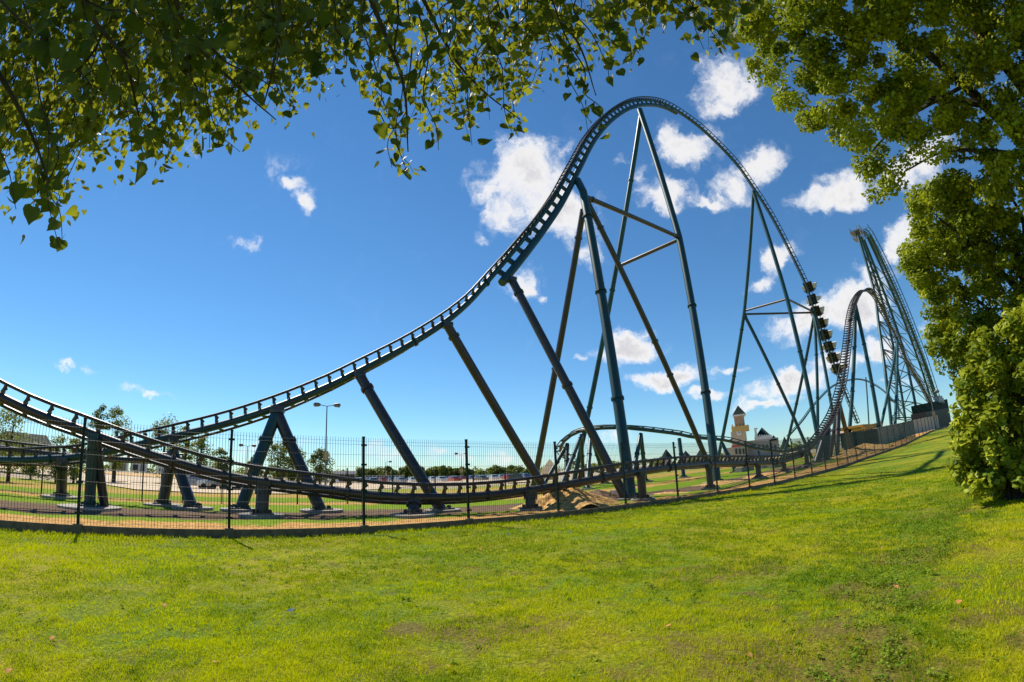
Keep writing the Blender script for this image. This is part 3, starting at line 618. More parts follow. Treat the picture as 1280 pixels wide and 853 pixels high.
# climb supports
t = under(frA, PS(1046, 500, 5.5), .5); rt = support('cluster of dark legs under the steep climb of the near track', loc=t)
for px, s in ((1049, 5.8), (1068, 6.6), (1040, 7.6)): leg(rt, [t, at_ds(px, s)], .26, M['steel_dark'], (.5,), disc=.9)
t = under(frA, PS(1033, 528, 5.3), .5); rt = support('thick dark twin columns behind the bend of the climbing track', loc=t)
for px, s in ((1023, 6.2), (1036, 5.4)): leg(rt, [t, at_ds(px, s)], .34, M['steel_dark'], disc=.9)
t = under(frA, PS(1068, 378, 6.1), .5); rt = support('slim teal inverted V under the top of the small narrow hill', loc=t)
for px, s in ((1063, 9.5), (1108, 5.6)): leg(rt, [t, at_ds(px, s)], .27, M['teal'], (.3, .6), disc=1.0)
t = under(frA, PS(1121, 422, 6.7), .5); rt = support('teal inverted V under the falling side of the small narrow hill', loc=t)
for px, s in ((1100, 9.5), (1124, 5.4)): leg(rt, [t, at_ds(px, s)], .26, M['teal'], (.4,), disc=1.0)
# C supports
for (a, b, ml, l) in (((703, 549, 26), ((676, 26), (706, 24)), M['steel'], 'leftmost leaning pair under the far low track'), ((718, 540, 24), ((698, 20), (729, 27)), M['steel'], 'second pair of legs from the left under the far low track'), ((744, 534, 21.8), ((733, 19), (757, 25)), M['teal'], 'teal topped pair of legs behind the long diagonal'), ((798, 534, 18.6), ((788, 17), (807, 20)), M['steel'], 'inverted V pair of legs in the open field'), ((851, 540, 17.7), ((855, 17),), M['steel'], 'single grey column of the far low track above the cone roofs'), ((903, 548, 16.8), ((921, 14),), M['steel'], 'single grey leaning leg just left of the clock tower'), ((948, 559, 15.9), ((957, 13),), M['steel'], 'single grey leaning leg just right of the clock tower')):
    t = under(frC, PS(*a), .7); rt = support(l, loc=t)
    for px, s in b: leg(rt, [t, at_ds(px, s)], .2, ml, (.4,), disc=.9)
t = under(frD, PS(1083, 476, 45), .8); rt = support('thin distant leg with a cross head under the arched track', loc=t); leg(rt, [t+Vector((0, 0, 2.2)), at_ds(1093, 45)], .3, M['teal'], disc=1)

# ------------------------------------------------------------------ lift tower
ST = 20
def Tp(x, y, s=ST): return PS(x, y, s)
tw = thing('lift_tower', 'tall teal lattice tower with a very steep track at the far right', 'coaster tower', at_ds(1140, ST))
LG = [[(1073, 296), (1092, 362), (1099, 410), (1106, 460), (1113, 520)], [(1076, 296), (1103, 377), (1116, 430), (1125, 480), (1131, 520)], [(1080, 300), (1112, 385), (1127, 430), (1138, 475), (1146, 515)],
      [(1084, 296), (1113, 360), (1134, 412), (1150, 456), (1164, 500)], [(1087, 293), (1118, 360), (1140, 412), (1157, 456), (1172, 500)]]
SO = [17, 23, 17, 20, 23]; lines = []
for q, s in zip(LG, SO):
    p = [Tp(x, y, ST+(s-ST)*min(1, k/3)) for k, (x, y) in enumerate(q)]; e = p[-1]; f = e+(p[-1]-p[-2])*3; kk = (e.z-.3)/max(.1, (e.z-f.z)); p.append(e.lerp(f, max(0, min(1, kk)))); lines.append(spline(p, 5)); 
    leg(tw, lines[-1], .42, M['teal'], foot=False, name='column'); mb = MB(); b = lines[-1][-1]; mb.tube([(b.x, b.y, b.z-.6), (b.x, b.y, b.z+.2)], 1.4, 20); mb.build('footing', M['concrete'], tw)
def at_z(ln, z):
    for p, q in zip(ln[:-1], ln[1:]):
        if min(p.z, q.z) <= z <= max(p.z, q.z): return p.lerp(q, (z-p.z)/(q.z-p.z+1e-9))
    return None
for i, (a, b) in enumerate(((0, 1), (1, 2), (2, 3), (3, 4), (0, 2))):
    lv = [1.5, 6, 10.5, 15, 19.5, 24, 28.5, 33, 37.5, 42, 46.5, 51, 56]
    for k, z in enumerate(lv):
        p, q = at_z(lines[a], z), at_z(lines[b], z)
        if p is None or q is None or (p-q).length < 1: continue
        if k: leg(tw, [p, q], .17, M['teal'], foot=False, name='cross_beam')
        if k+1 < len(lv) and i < 4:
            p2, q2 = at_z(lines[a], lv[k+1]), at_z(lines[b], lv[k+1])
            if p2 and q2: leg(tw, [p, q2] if (k+i) % 2 else [q, p2], .14, M['teal'], foot=False, name='diagonal')
tp = [(1079, 287), (1085, 294), (1091, 305), (1103, 328), (1117, 358), (1130, 388), (1141, 416), (1152, 445), (1161, 472), (1170, 500)]
fr = frames([(x, y, 22, 0) for x, y in tp], 1.6)
for sg in (-1, 1):
    mb = MB(); mb.tube([p+S*1.0*sg for p, T, S, U in fr], .16, 6); mb.build('rail', M['teal'], tw, True)
mb = MB(); mb.tube([p-U*.9 for p, T, S, U in fr], .4, 8); mb.build('spine', M['teal'], tw, True)
mb = MB()
for p, T, S, U in fr: mb.box(p-U*.2, (2.0, .25, .25), (S, T, U))
for p, T, S, U in fr[::2]: mb.tube([p+S*1.0, p+S*1.9+U*.2], .08, 4); mb.tube([p+S*1.9+U*.2, p+S*1.9+U*1.4], .06, 4)
mb.tube([p+S*1.9+U*1.4 for p, T, S, U in fr], .07, 4); mb.tube([p+S*1.9+U*.3 for p, T, S, U in fr], .1, 4)
tag(mb.build('ties', M['teal'], tw), kind='stuff')
mb = MB(); c = Tp(1071, 291, 22); mb.box(c, (5.0, 3.6, .4), (FD, FN, Vector((0, 0, 1)))); mb.box(c-Vector((0, 0, 2.4)), (3.6, 3.0, .3), (FD, FN, Vector((0, 0, 1))))
for i in (-1, 1):
    for j in (-1, 0, 1): mb.tube([c+FD*2.4*j+FN*1.7*i-Vector((0, 0, 2.4)), c+FD*2.4*j+FN*1.7*i+Vector((0, 0, 1.4))], .12, 5)
    mb.tube([c+FD*2.4+FN*1.7*i+Vector((0, 0, 1.4)), c-FD*2.4+FN*1.7*i+Vector((0, 0, 1.4))], .1, 5)
mb.box(c+FD*1.2-Vector((0, 0, 1.2)), (1.4, 1.6, 1.6), (FD, FN, Vector((0, 0, 1)))); mb.tube([c+FD*1.5, c+FD*1.5+Vector((0, 0, 3.4))], .14, 5)
mb.build('top_platform', M['grey_metal'], tw)
# spiral stair / ladder shaft
mb = MB(); a, b = Tp(1116, 440, 24), Tp(1124, 525, 24)
for o_ in (-.7, .7): mb.tube([a+FD*o_, b+FD*o_], .12, 5)
n = 34
for k in range(n): p = a.lerp(b, k/n); mb.box(p, (1.7, 1.0, .18), (FD, FN, Vector((0, 0, 1))))
mb.build('ladder', M['teal'], tw)

# ------------------------------------------------------------------ train
def make_train():
    i0 = near(frB, PS(1009, 357, 15)); i1 = near(frB, PS(1047, 464, 15)); root = thing('roller_coaster_train', 'roller coaster train plunging down the far side of the biggest hill', 'train', frB[i0][0])
    n = 8; rows = []
    b = MB(); b.box((0, 0, .34), (1.5, 1.75, .26)); b.box((0, 0, .16), (.6, 1.5, .2)); b.box((0, .7, .45), (2.0, .1, .4)); b.box((0, -.3, .5), (2.1, .12, .3))
    body = b.mesh('car_body', M['dark'])
    w = MB()
    for sx in (-1, 1):
        for sy in (-.75, .75): w.tube([(sx*(GA-.08), sy, .15), (sx*(GA+.12), sy, .15)], .13, 10); w.tube([(sx*(GA+.2), sy-.2, 0), (sx*(GA+.2), sy+.2, 0)], .08, 8)
    wheel = w.mesh('wheel_set', M['dark'])
    s = MB(); s.box((0, -.16, .40), (.62, .34, .95)); s.box((0, .15, -.02), (.5, .6, .18)); s.box((0, -.1, .95), (.4, .22, .24)); s.box((.25, .06, .35), (.06, .3, .5)); s.box((-.25, .06, .35), (.06, .3, .5))
    seat = s.mesh('seat', M['seat'])
    p = MB(); p.tube([(0, .05, .1), (0, 0, .4), (0, .02, .62)], [.17, .2, .14], 8); p.tube([(0, .02, .62), (0, .04, .9)], [.09, .1], 8)
    for sx in (-1, 1): p.tube([(sx*.1, .05, .1), (sx*.12, .5, .12), (sx*.12, .55, -.3)], [.09, .08, .06], 6); p.tube([(sx*.2, .02, .55), (sx*.25, .25, .4), (sx*.12, .4, .5)], [.055, .05, .04], 6)
    rider = p.mesh('person', M['cloth'])
    persons = []
    Pa = [frB[q_][0] for q_ in range(i0, i1+1)]; cum = [0]
    for a_, b_ in zip(Pa[:-1], Pa[1:]): cum.append(cum[-1]+(b_-a_).length)
    for k in range(n):
        want = cum[-1]*k/(n-1); q_ = max(0, min(len(cum)-2, sum(1 for c_ in cum if c_ <= want)-1)); p_, T, S, U = frB[i0+q_]; p_ = Pa[q_].lerp(Pa[q_+1], (want-cum[q_])/max(.01, cum[q_+1]-cum[q_]))
        m = Matrix((S, T, U)).transposed().to_4x4(); m.translation = p_
        c = inst('car', body, root, m); c['label'] = 'dark car with pale seats'
        q = bpy.data.objects.new('wheels', wheel); C.objects.link(q); q.parent = c; q['kind'] = 'stuff'
        for sx in (-.95, -.34, .34, .95):
            q = bpy.data.objects.new('seat', seat); C.objects.link(q); q.parent = c; q.location = (sx, 0, .42)
            if (k*7+int(sx*3)) % 4 != 1:
                r = bpy.data.objects.new('person', rider); C.objects.link(r); r.matrix_world = m @ Matrix.Translation((sx, 0, .42))
                tag(r, f'dark clothed rider seated in the {["first", "second", "third", "fourth", "fifth", "sixth", "seventh", "lowest"][k]} row from the top of the plunging train', 'person', f'riders in row {k+1} of the train')
make_train()

# ------------------------------------------------------------------ soil heaps
def heap(name, label, c, rx, ry, h, m, seed, n=64):
    V = []; F = []
    for i in range(n):
        for j in range(n):
            u, v = i/(n-1)*2-1, j/(n-1)*2-1; V.append((u*rx, v*ry))
    V = np.array(V); rr_ = np.sqrt((V[:, 0]/rx)**2+(V[:, 1]/ry)**2); X = V[:, 0]+seed*7.1; Y = V[:, 1]+seed*3.3
    ang = np.arctan2(V[:, 1], V[:, 0]); wob = 1+.25*np.sin(ang*3+seed)+.12*np.sin(ang*7+seed*2)
    z = h*np.clip(1-rr_/wob*.95, 0, 1)**1.15*(.85+.3*vnoise(X, Y, 1.3, 3))+(vnoise(X, Y, 8, 4)-.45)*.22*np.clip(h, .3, .8)*np.clip(1.3-rr_, 0, 1)-.06
    P = np.stack([c.x+FD.x*V[:, 0]+FN.x*V[:, 1], c.y+FD.y*V[:, 0]+FN.y*V[:, 1], c.z+z], -1)
    idx = np.arange(n*n).reshape(n, n); Fq = np.stack([idx[:-1, :-1], idx[1:, :-1], idx[1:, 1:], idx[:-1, 1:]], -1).reshape(-1, 4)
    o = npmesh(name, P, Fq, m, nv=4); tag(o, label, 'soil heap'); return o
heap('sand_heap', 'orange clumpy sand heap just behind the fence', G(722, 634)+FN*.6, 2.5, 1.9, 1.0, M['sand'], 1)
heap('soil_heap', 'dark brown soil heap right of the orange sand heap', G(765, 627)+FN*1.0, 1.7, 1.6, .7, M['dirt'], 2)
for i, (x, y, rx, ry, h, m, l) in enumerate(((925, 603, 2.6, 1.2, .5, M['sand'], 'low sandy mound beside the ninth fence post'), (985, 592, 3.4, 1.6, .6, M['sand'], 'long low sandy mound under the climbing track'), (862, 616, 2.0, .9, .3, M['sand'], 'flat sandy mound behind the seventh fence post'), (1012, 584, 2.6, 1.4, .7, M['dirt'], 'brown mound where the near track starts to climb'), (1100, 560, 4.5, 2.2, 1.6, M['sand'], 'tall sandy bank in front of the concrete wall'), (1085, 567, 3, 1.6, .9, M['sand'], 'sandy bank in front of the black netting'))):
    heap('soil_mound', l, G(x, y)+FN*1.7, rx, ry*1.5, h*.5, m, 3+i, 40)
for i, (x, y, sx, l) in enumerate(((948, 588, 2.6, 'long grey concrete slab lying left of the bend'), (985, 583, 1.8, 'short grey concrete slab lying under the bend'), (800, 623, .5, 'small grey concrete block right of the brown soil heap'))):
    p = G(x, y)+FN*1.5; mb = MB(); mb.box(p+Vector((0, 0, .2)), (sx, .8, .42), (FD, FN, Vector((0, 0, 1)))); mb.box(p+Vector((0, 0, .43)), (sx*.9, .7, .05), (FD, FN, Vector((0, 0, 1)))); tag(mb.build('concrete_slab', M['concrete']), l, 'concrete slab')

# ------------------------------------------------------------------ far buildings, walls
Z_ = Vector((0, 0, 1))
def facing(p):
    v = Vector((p.x, p.y, 0)).normalized(); return Vector((v.y, -v.x, 0)), v   # right, away
def pxm(p): return FPX*1.18/math.hypot(p.x, p.y)
def PD(px, py, r):
    v = un(px, py); k = r/math.hypot(v.x, v.y); return Vector((v.x*k, v.y*k, CZ+v.z*k))
def box_px(mb, x0, x1, y0, y1, r, depth, dy=0):
    a, b = PD(x0, (y0+y1)/2, r), PD(x1, (y0+y1)/2, r); zt = PD((x0+x1)/2, y0, r).z; zb = PD((x0+x1)/2, y1, r).z
    c = (a+b)/2; X = (b-a); X.z = 0; w = X.length; X.normalize(); Y = Vector((-X.y, X.x, 0))
    c = Vector((c.x, c.y, (zt+zb)/2))+Y*(depth/2+dy); mb.box(c, (w, depth, abs(zt-zb)), (X, Y, Z_)); return c, X, Y, w, zt, zb
def roof_cone(mb, x0, x1, yb, yt, r, depth, n=4):
    a, b = PD(x0, yb, r), PD(x1, yb, r); z0 = (a.z+b.z)/2; zt = PD((x0+x1)/2, yt, r).z; c = (a+b)/2; X = (b-a); X.z = 0; w = X.length; X.normalize(); Y = Vector((-X.y, X.x, 0)); c += Y*depth/2
    if n == 4: vs = [c-X*w/2-Y*depth/2, c+X*w/2-Y*depth/2, c+X*w/2+Y*depth/2, c-X*w/2+Y*depth/2]
    else: vs = [c+(X*math.cos(k*2*math.pi/n)+Y*math.sin(k*2*math.pi/n))*w/2 for k in range(n)]
    for v in vs: v.z = z0
    vs.append(Vector((c.x, c.y, zt))); k = len(vs)-1; mb.add(vs, [tuple(range(k))[::-1]]+[(i, (i+1) % k, k) for i in range(k)])
# clock tower
RC = 175
ct = thing('clock_tower', 'ochre clock tower with a tall pointed dark roof and white clock face', 'tower', PD(925, 583, RC))
mb = MB(); box_px(mb, 915.5, 935, 539, 582, RC, 7); mb.build('wall', M['plaster_y'], ct)
mb = MB(); box_px(mb, 914.3, 936.5, 532.5, 539, RC-.5, 8)
for k in range(6): box_px(mb, 914.5+k*3.8, 916.3+k*3.8, 531, 532.6, RC-.5, 8)
mb.build('cornice', M['ochre'], ct)
mb = MB(); box_px(mb, 917.8, 930.5, 519.5, 532, RC+.7, 5.2); mb.build('upper_storey', M['plaster_p'], ct)
mb = MB(); box_px(mb, 915.8, 931.8, 517.8, 520, RC+.2, 6.2); mb.build('eaves', M['white'], ct)
mb = MB(); roof_cone(mb, 915.4, 932.2, 518, 505.5, RC+.1, 6.4); mb.build('roof', M['slate'], ct)
cc = PD(923.5, 541.5, RC-.25); X, Y = facing(cc)
mb = MB(); mb.tube([cc, cc-Y*.12], .95, 24); dial = mb.build('clock_face', M['white'], ct)
mb = MB(); mb.tube([cc+Y*.02, cc-Y*.06], 1.12, 24); mb.build('clock_rim', M['ochre'], ct)
mb = MB(); mb.box(cc-Y*.16+Z_*.3, (.1, .05, .7), (X, Y, Z_)); mb.box(cc-Y*.16+X*.22+Z_*.05, (.5, .05, .1), (X, Y, Z_)); 
for k in range(12):
    a = k*math.pi/6; mb.box(cc-Y*.15+(X*math.cos(a)+Z_*math.sin(a))*.8, (.09, .05, .09), (X, Y, Z_))
tag(mb.build('clock_marks', M['dark'], ct), kind='stuff')
for x in (919.5, 924, 928.5):
    mb = MB(); box_px(mb, x, x+2.4, 561.5, 568, RC-.3, .3); mb.build('window', M['glass'], ct)
# castle range right of the tower
cs = thing('castle_building', 'cream and pink park building with a dark hipped roof right of the clock tower', 'building', PD(955, 583, RC))
mb = MB(); box_px(mb, 935.2, 975, 549, 582, RC+2, 10); mb.build('wall', M['plaster_w'], cs)
mb = MB(); box_px(mb, 943, 965, 545, 549.2, RC+1.6, 10)
for k in range(8): box_px(mb, 943.3+k*2.8, 944.8+k*2.8, 543.6, 545.1, RC+1.6, 10)
mb.build('parapet', M['white'], cs)
mb = MB(); roof_cone(mb, 944, 963, 545, 533.5, RC+2, 8); mb.build('roof', M['slate'], cs)
mb = MB(); roof_cone(mb, 962, 973, 551, 543.5, RC+1, 6); mb.build('roof', M['slate'], cs)
mb = MB(); box_px(mb, 943.5, 946.2, 536, 549, RC+1, 1.5); box_px(mb, 942.6, 947, 535, 536.5, RC+.8, 2); mb.build('chimney', M['white'], cs)
for x in (938, 942.5, 948, 953, 958, 963, 968):
    mb = MB(); box_px(mb, x, x+2.2, 556, 561, RC+1.7, .3); mb.build('window', M['glass'], cs)
mb = MB(); box_px(mb, 914, 936, 556.6, 558.6, RC-1.2, 1); mb.build('red_awning', M['red'], cs)
bl = thing('castle_wing', 'low tan park building with arched windows below the clock tower', 'building', PD(905, 583, RC))
mb = MB(); box_px(mb, 905, 934, 559, 583, RC-2, 4); mb.build('wall', M['plaster_y'], bl)
for x in (919, 923.6, 928.2):
    mb = MB(); box_px(mb, x, x+2.6, 561, 568, RC-2.3, .3); mb.build('window', M['glass'], bl)
for i, (x0, x1, yb, yt, l, m) in enumerate(((825, 842, 573, 561, 'dark cone roof pavilion at the left of the park skyline', 'slate'), (851, 864, 571, 563, 'second smaller dark cone roof pavilion behind the grey column', 'slate'), (869, 886, 570, 559, 'pale pavilion with a dark spire left of the tall blue leg', 'slate'), (975, 989, 560, 545, 'teal roofed pavilion behind the crossing legs', 'slate'))):
    rt = thing('pavilion', l, 'pavilion', PD((x0+x1)/2, 585, 140)); mb = MB(); roof_cone(mb, x0, x1, yb, yt, 140, 5, 8); mb.build('roof', M[m], rt)
    mb = MB(); box_px(mb, x0+2, x1-2, yb, 583-(i == 3)*6, 141, 3); mb.build('wall', M['plaster_w'], rt)
rt = thing('white_railing_terrace', 'long low white terrace railing across the field', 'railing', PD(850, 590, 95))
mb = MB()
for k in range(28): x = 790+k*4.2; yy = 591.5-(x-790)*.062; box_px(mb, x, x+2.4, yy-6.5, yy, 95, .3)
tag(mb.build('baluster', M['white'], rt), kind='stuff')
mb = MB(); box_px(mb, 788, 848, 582.5, 584, 95, .5); box_px(mb, 848, 910, 578.5, 580, 95, .5); mb.build('rail', M['white'], rt)
rt = thing('tent', 'dark grey canopy tent left of the sand heap in the distance', 'tent', PD(645, 600, 80)); mb = MB(); roof_cone(mb, 632, 658, 600, 588.5, 80, 4); mb.build('roof', M['slate'], rt)
rt = thing('tent', 'tan canvas tent between the crossing legs left of the far track', 'tent', PD(687, 598, 60)); mb = MB(); roof_cone(mb, 674, 702, 592, 573, 60, 4); mb.build('roof', M['tan_sheet'], rt); mb = MB(); box_px(mb, 678, 698, 590, 600, 60.5, 2); mb.build('wall', M['tan_sheet'], rt)

# left side buildings
rt = thing('house', 'low dark roofed house behind shrubs at the far left', 'house', PD(45, 580, 85)); mb = MB(); c, X, Y, w, zt, zb = box_px(mb, -8, 66, 563, 581, 85, 9); mb.build('wall', M['plaster_w'], rt)
mb = MB(); mb.add([c-X*(w/2+.5)-Y*5+Z_*(zt-c.z), c+X*(w/2+.5)-Y*5+Z_*(zt-c.z), c+X*(w/2+.5)+Y*5+Z_*(zt-c.z), c-X*(w/2+.5)+Y*5+Z_*(zt-c.z), c-X*(w/2-1)+Z_*(zt-c.z+2.6), c+X*(w/2-1)+Z_*(zt-c.z+2.6)], [(0, 1, 5, 4), (2, 3, 4, 5), (1, 2, 5), (3, 0, 4), (3, 2, 1, 0)]); mb.build('roof', M['slate'], rt)
for x in (2, 18, 34, 50): mb = MB(); box_px(mb, x, x+6, 560, 568, 84.8, .3); mb.build('window', M['glass'], rt)
rt = thing('exhibition_hall', 'low white hall with a glazed front beside the car park', 'building', PD(425, 598, 130)); mb = MB(); box_px(mb, 403, 446, 589, 592.8, 130, 16); mb.build('roof', M['white'], rt); mb = MB(); box_px(mb, 404, 445, 592.6, 599, 131, 14); mb.build('wall', M['plaster_w'], rt)
for k in range(6): mb = MB(); box_px(mb, 405+k*6.6, 410+k*6.6, 593.6, 598, 130.7, .4); mb.build('window', M['glass'], rt)
rt = thing('long_shed', 'long low pale building with many bays behind the parked cars', 'building', PD(480, 598, 190)); mb = MB(); box_px(mb, 456, 505, 594.2, 599.5, 190, 10); mb.build('wall', M['plaster_w'], rt)
for k in range(10): mb = MB(); box_px(mb, 457.5+k*4.8, 460+k*4.8, 595.4, 597.6, 189.7, .4); mb.build('window', M['glass'], rt)
for i, (x0, x1, y0, y1, l) in enumerate(((137, 160, 577, 589, 'white box container left of its twin behind the first support'), (163, 184, 578, 590, 'white box container right of its twin behind the first support'), (196, 206, 583, 591, 'small white kiosk right of the two containers'))):
    rt = thing('container', l, 'container', PD((x0+x1)/2, y1, 75)); mb = MB(); c, X, Y, w, zt, zb = box_px(mb, x0, x1, y0, y1, 75, 3); mb.build('body', M['white'], rt); mb = MB(); box_px(mb, x0+3, x0+(x1-x0)*.45, y0+3, y1-2, 74.9, .2); mb.build('window', M['glass'], rt); mb = MB(); box_px(mb, x0+(x1-x0)*.6, x1-3, y0+3, y1-.5, 74.9, .2); mb.build('door', M['grey_metal'], rt)

# right: netting, canopy, concrete wall, crane shed
rt = thing('building_shell', 'black netted building shell with an orange edged roof at the right', 'building', PS(1085, 560, 6)); X, Y = FD, FN
a, b = PS(1063, 546, 9), PS(1099, 541, 9); zg = float(gz(60, 9))
def wall_run(x0, y0, x1, y1, s, m, name, parent, zb=-.2, th=.3, n=1):
    a, b = PS(x0, y0, s), PS(x1, y1, s)
    for k in range(n):
        p, q = a.lerp(b, k/n), a.lerp(b, (k+1)/n); X = (q-p); X.z = 0; w = X.length; X.normalize(); mbx = MB(); z0 = min(p.z, q.z); 
        Yv = Vector((-X.y, X.x, 0)); o = Yv*th; zb_ = zb
        vs = [Vector((p.x, p.y, zb_)), Vector((q.x, q.y, zb_))-X*.03, q-X*.03, p]; vs += [v+o for v in vs]
        mbx.add(vs, [(0, 1, 2, 3), (5, 4, 7, 6), (1, 5, 6, 2), (4, 0, 3, 7), (3, 2, 6, 7), (0, 4, 5, 1)]); mbx.build(name, m, parent)
wall_run(1064, 541, 1101, 535, 6.5, M['black_net'], 'netting', rt, n=3, th=1.2)
mb = MB(); a, b = PS(1079, 536.5, 6.2), PS(1100, 530.5, 6.2); mb.tube([a, b], .35, 6); mb.box((a+b)/2+FN*2.5+Z_*.2, ((b-a).length, 5, .3), (FD, FN, Z_)); mb.build('roof', M['orange'], rt)
cw = thing('concrete_wall', 'pale precast concrete panel wall beside the lift tower', 'wall', PS(1130, 545, 4)); wall_run(1098, 534.5, 1172, 519, 4.6, M['wall_c'], 'panel', cw, n=12, th=.2)
rt = thing('orange_canopy', 'orange canopy stall seen through the coaster legs', 'stall', PD(1050, 560, 110)); mb = MB(); box_px(mb, 1058, 1082, 535, 541, 110, 8); box_px(mb, 1029, 1040, 545, 551, 110, 6); mb.build('roof', M['orange'], rt); mb = MB(); box_px(mb, 1059, 1061, 541, 556, 110, .5); mb.build('post', M['plaster_p'], rt)
mb = MB(); box_px(mb, 1078, 1080, 541, 556, 110, .5); mb.build('post', M['plaster_p'], rt); mb = MB(); box_px(mb, 1030, 1040, 551, 560, 111, 4); mb.build('counter', M['plaster_p'], rt)
rt = thing('brown_stall', 'brown timber stall with a pointed roof behind the climbing track', 'stall', PD(1063, 560, 95)); mb = MB(); roof_cone(mb, 1049, 1066, 541, 531, 95, 5); mb.build('roof', M['plaster_p'], rt); mb = MB(); box_px(mb, 1051, 1064, 541, 560, 95.5, 3.5); mb.build('wall', M['bark'], rt)
rt = thing('maintenance_building', 'dark machinery building at the foot of the lift tower', 'building', PS(1180, 530, 6)); mb = MB(); wall_run(1166, 503, 1184, 499, 9, M['slate'], 'wall', rt, n=2, th=6); wall_run(1157, 515, 1186, 510, 5, M['dark'], 'wall', rt, n=2, th=3); 
mb = MB(); a = PS(1172, 503, 9)
for k in range(5): mb.box(a+FD*k*2.2+Z_*(.6+.5*(k % 2)), (1.4, 1.4, 1.6), (FD, FN, Z_))
mb.build('roof_equipment', M['grey_metal'], rt)

# ------------------------------------------------------------------ lamp posts
def lamp(px, ytop, r, label, two=True, h2=None):
    base = PD(px, 600, r); base.z = float(gz(*ds(base.x, base.y))); top = PD(px, ytop, r).z; X, Y = facing(base); rt = thing('street_lamp', label, 'street lamp', base, 'street lamps of the car park')
    mb = MB(); mb.tube([base, Vector((base.x, base.y, top))], [.11, .06], 8); mb.build('pole', M['fire'], rt, True)
    c = Vector((base.x, base.y, top)); mb = MB(); mb.tube([c-X*.9+Z_*.15, c, c+X*.9+Z_*.15] if two else [c, c+X*.9+Z_*.1], .04, 6); mb.build('arm', M['fire'], rt)
    for sg in ((-1, 1) if two else (1,)):
        mb = MB(); q = c+X*sg*1.0+Z_*.15; mb.tube([q-X*sg*.3, q-X*sg*.1, q+X*sg*.35, q+X*sg*.5], [.1, .22, .26, .08], 8); mb.build('lamp_head', M['fire'], rt, True)
    mb = MB(); mb.box(c-Z_*(top-base.z)*.58, (.5, .3, .9), (X, Y, Z_)); mb.build('sign_box', M['tan_sheet'], rt)
    return rt
lamp(407, 508, 55, 'tall double headed street lamp above the fence left of centre'); lamp(308, 558, 90, 'small double headed street lamp inside the wide inverted V gap', True)
lamp(577.5, 568, 110, 'distant double headed street lamp just left of the fourth fence post'); lamp(482.5, 578, 130, 'distant short street lamp right of the third fence post', False); lamp(1179.5, 489, 90, 'lone lamp post between the tower and the bush', False)
lamp(366, 572, 120, 'faint street lamp left of the tall lamp', False)

# ------------------------------------------------------------------ parked cars
def car_meshes(m):
    prof = [(-2.1, .35), (-2.15, .75), (-1.95, .95), (-1.3, 1.02), (-.8, 1.42), (.55, 1.46), (1.25, 1.0), (1.95, .88), (2.15, .6), (2.1, .32)]
    b = MB(); n = len(prof); wv = [.82, .86, .84, .84, .66, .66, .84, .84, .8, .8]
    vs = [Vector((x, -w, z)) for (x, z), w in zip(prof, wv)]+[Vector((x, w, z)) for (x, z), w in zip(prof, wv)]
    b.add(vs, [tuple(range(n)), tuple(range(2*n-1, n-1, -1))]+[(i, i+n, (i+1) % n+n, (i+1) % n) for i in range(n)])
    body = b.mesh('body', m); g_ = MB()
    for sg in (-1, 1): g_.add([Vector((-1.15, sg*.80, 1.04)), Vector((-.75, sg*.695, 1.38)), Vector((.5, sg*.695, 1.41)), Vector((1.1, sg*.80, 1.04))], [(0, 1, 2, 3), (3, 2, 1, 0)])
    g_.add([Vector((1.3, -.7, 1.02)), Vector((1.3, .7, 1.02)), Vector((.62, .58, 1.45)), Vector((.62, -.58, 1.45))], [(0, 1, 2, 3)]); g_.add([Vector((-1.36, -.7, 1.04)), Vector((-1.36, .7, 1.04)), Vector((-.88, .58, 1.41)), Vector((-.88, -.58, 1.41))], [(3, 2, 1, 0)])
    gl = g_.mesh('windows', M['glass']); w = MB(); 
    w.tube([(0, -.1, 0), (0, .1, 0)], .32, 12); wh = w.mesh('wheel', M['dark']); return body, gl, wh
CM = [car_meshes(m) for m in CARS]; CN = ['white', 'silver', 'black', 'blue', 'red', 'dark grey']
def car(p, ang, k, label, parts=True, group='cars in the car park'):
    body, gl, wh = CM[k]
    z = float(gz(*ds(p.x, p.y)))+.02
    if parts:
        rt = thing('parked_car', label, 'car', (p.x, p.y, z), group); rt.rotation_euler = (0, 0, ang)
        for nm, me, lc in [('body', body, (0, 0, 0)), ('windows', gl, (0, 0, 0))]+[('wheel', wh, (sx, sy, .32)) for sx in (-1.3, 1.3) for sy in (-.78, .78)]:
            o = bpy.data.objects.new(nm, me); C.objects.link(o); o.parent = rt; o.location = lc
    else:
        o = bpy.data.objects.new('parked_car', body); C.objects.link(o); o.location = (p.x, p.y, z); o.rotation_euler = (0, 0, ang); tag(o, label, 'car', group)
        q = bpy.data.objects.new('windows', gl); C.objects.link(q); q.parent = o
for (x, y, k, an, l) in ((247, 604, 1, .1, 'silver car parked nearest, just right of the small inverted V support'), (268, 605, 0, .2, 'white car second from the left in the near row'), (281, 606, 1, .15, 'silver car third from the left in the near row'), (294, 606, 5, .2, 'dark grey car in the near row behind the second fence post'), (310, 606.5, 0, .3, 'white car at the right end of the near row')):
    p = PD(x, 602, 58); car(p, math.atan2(-p.x, p.y)+an, k, l)
WORDS = {}
rc = random.Random(3)
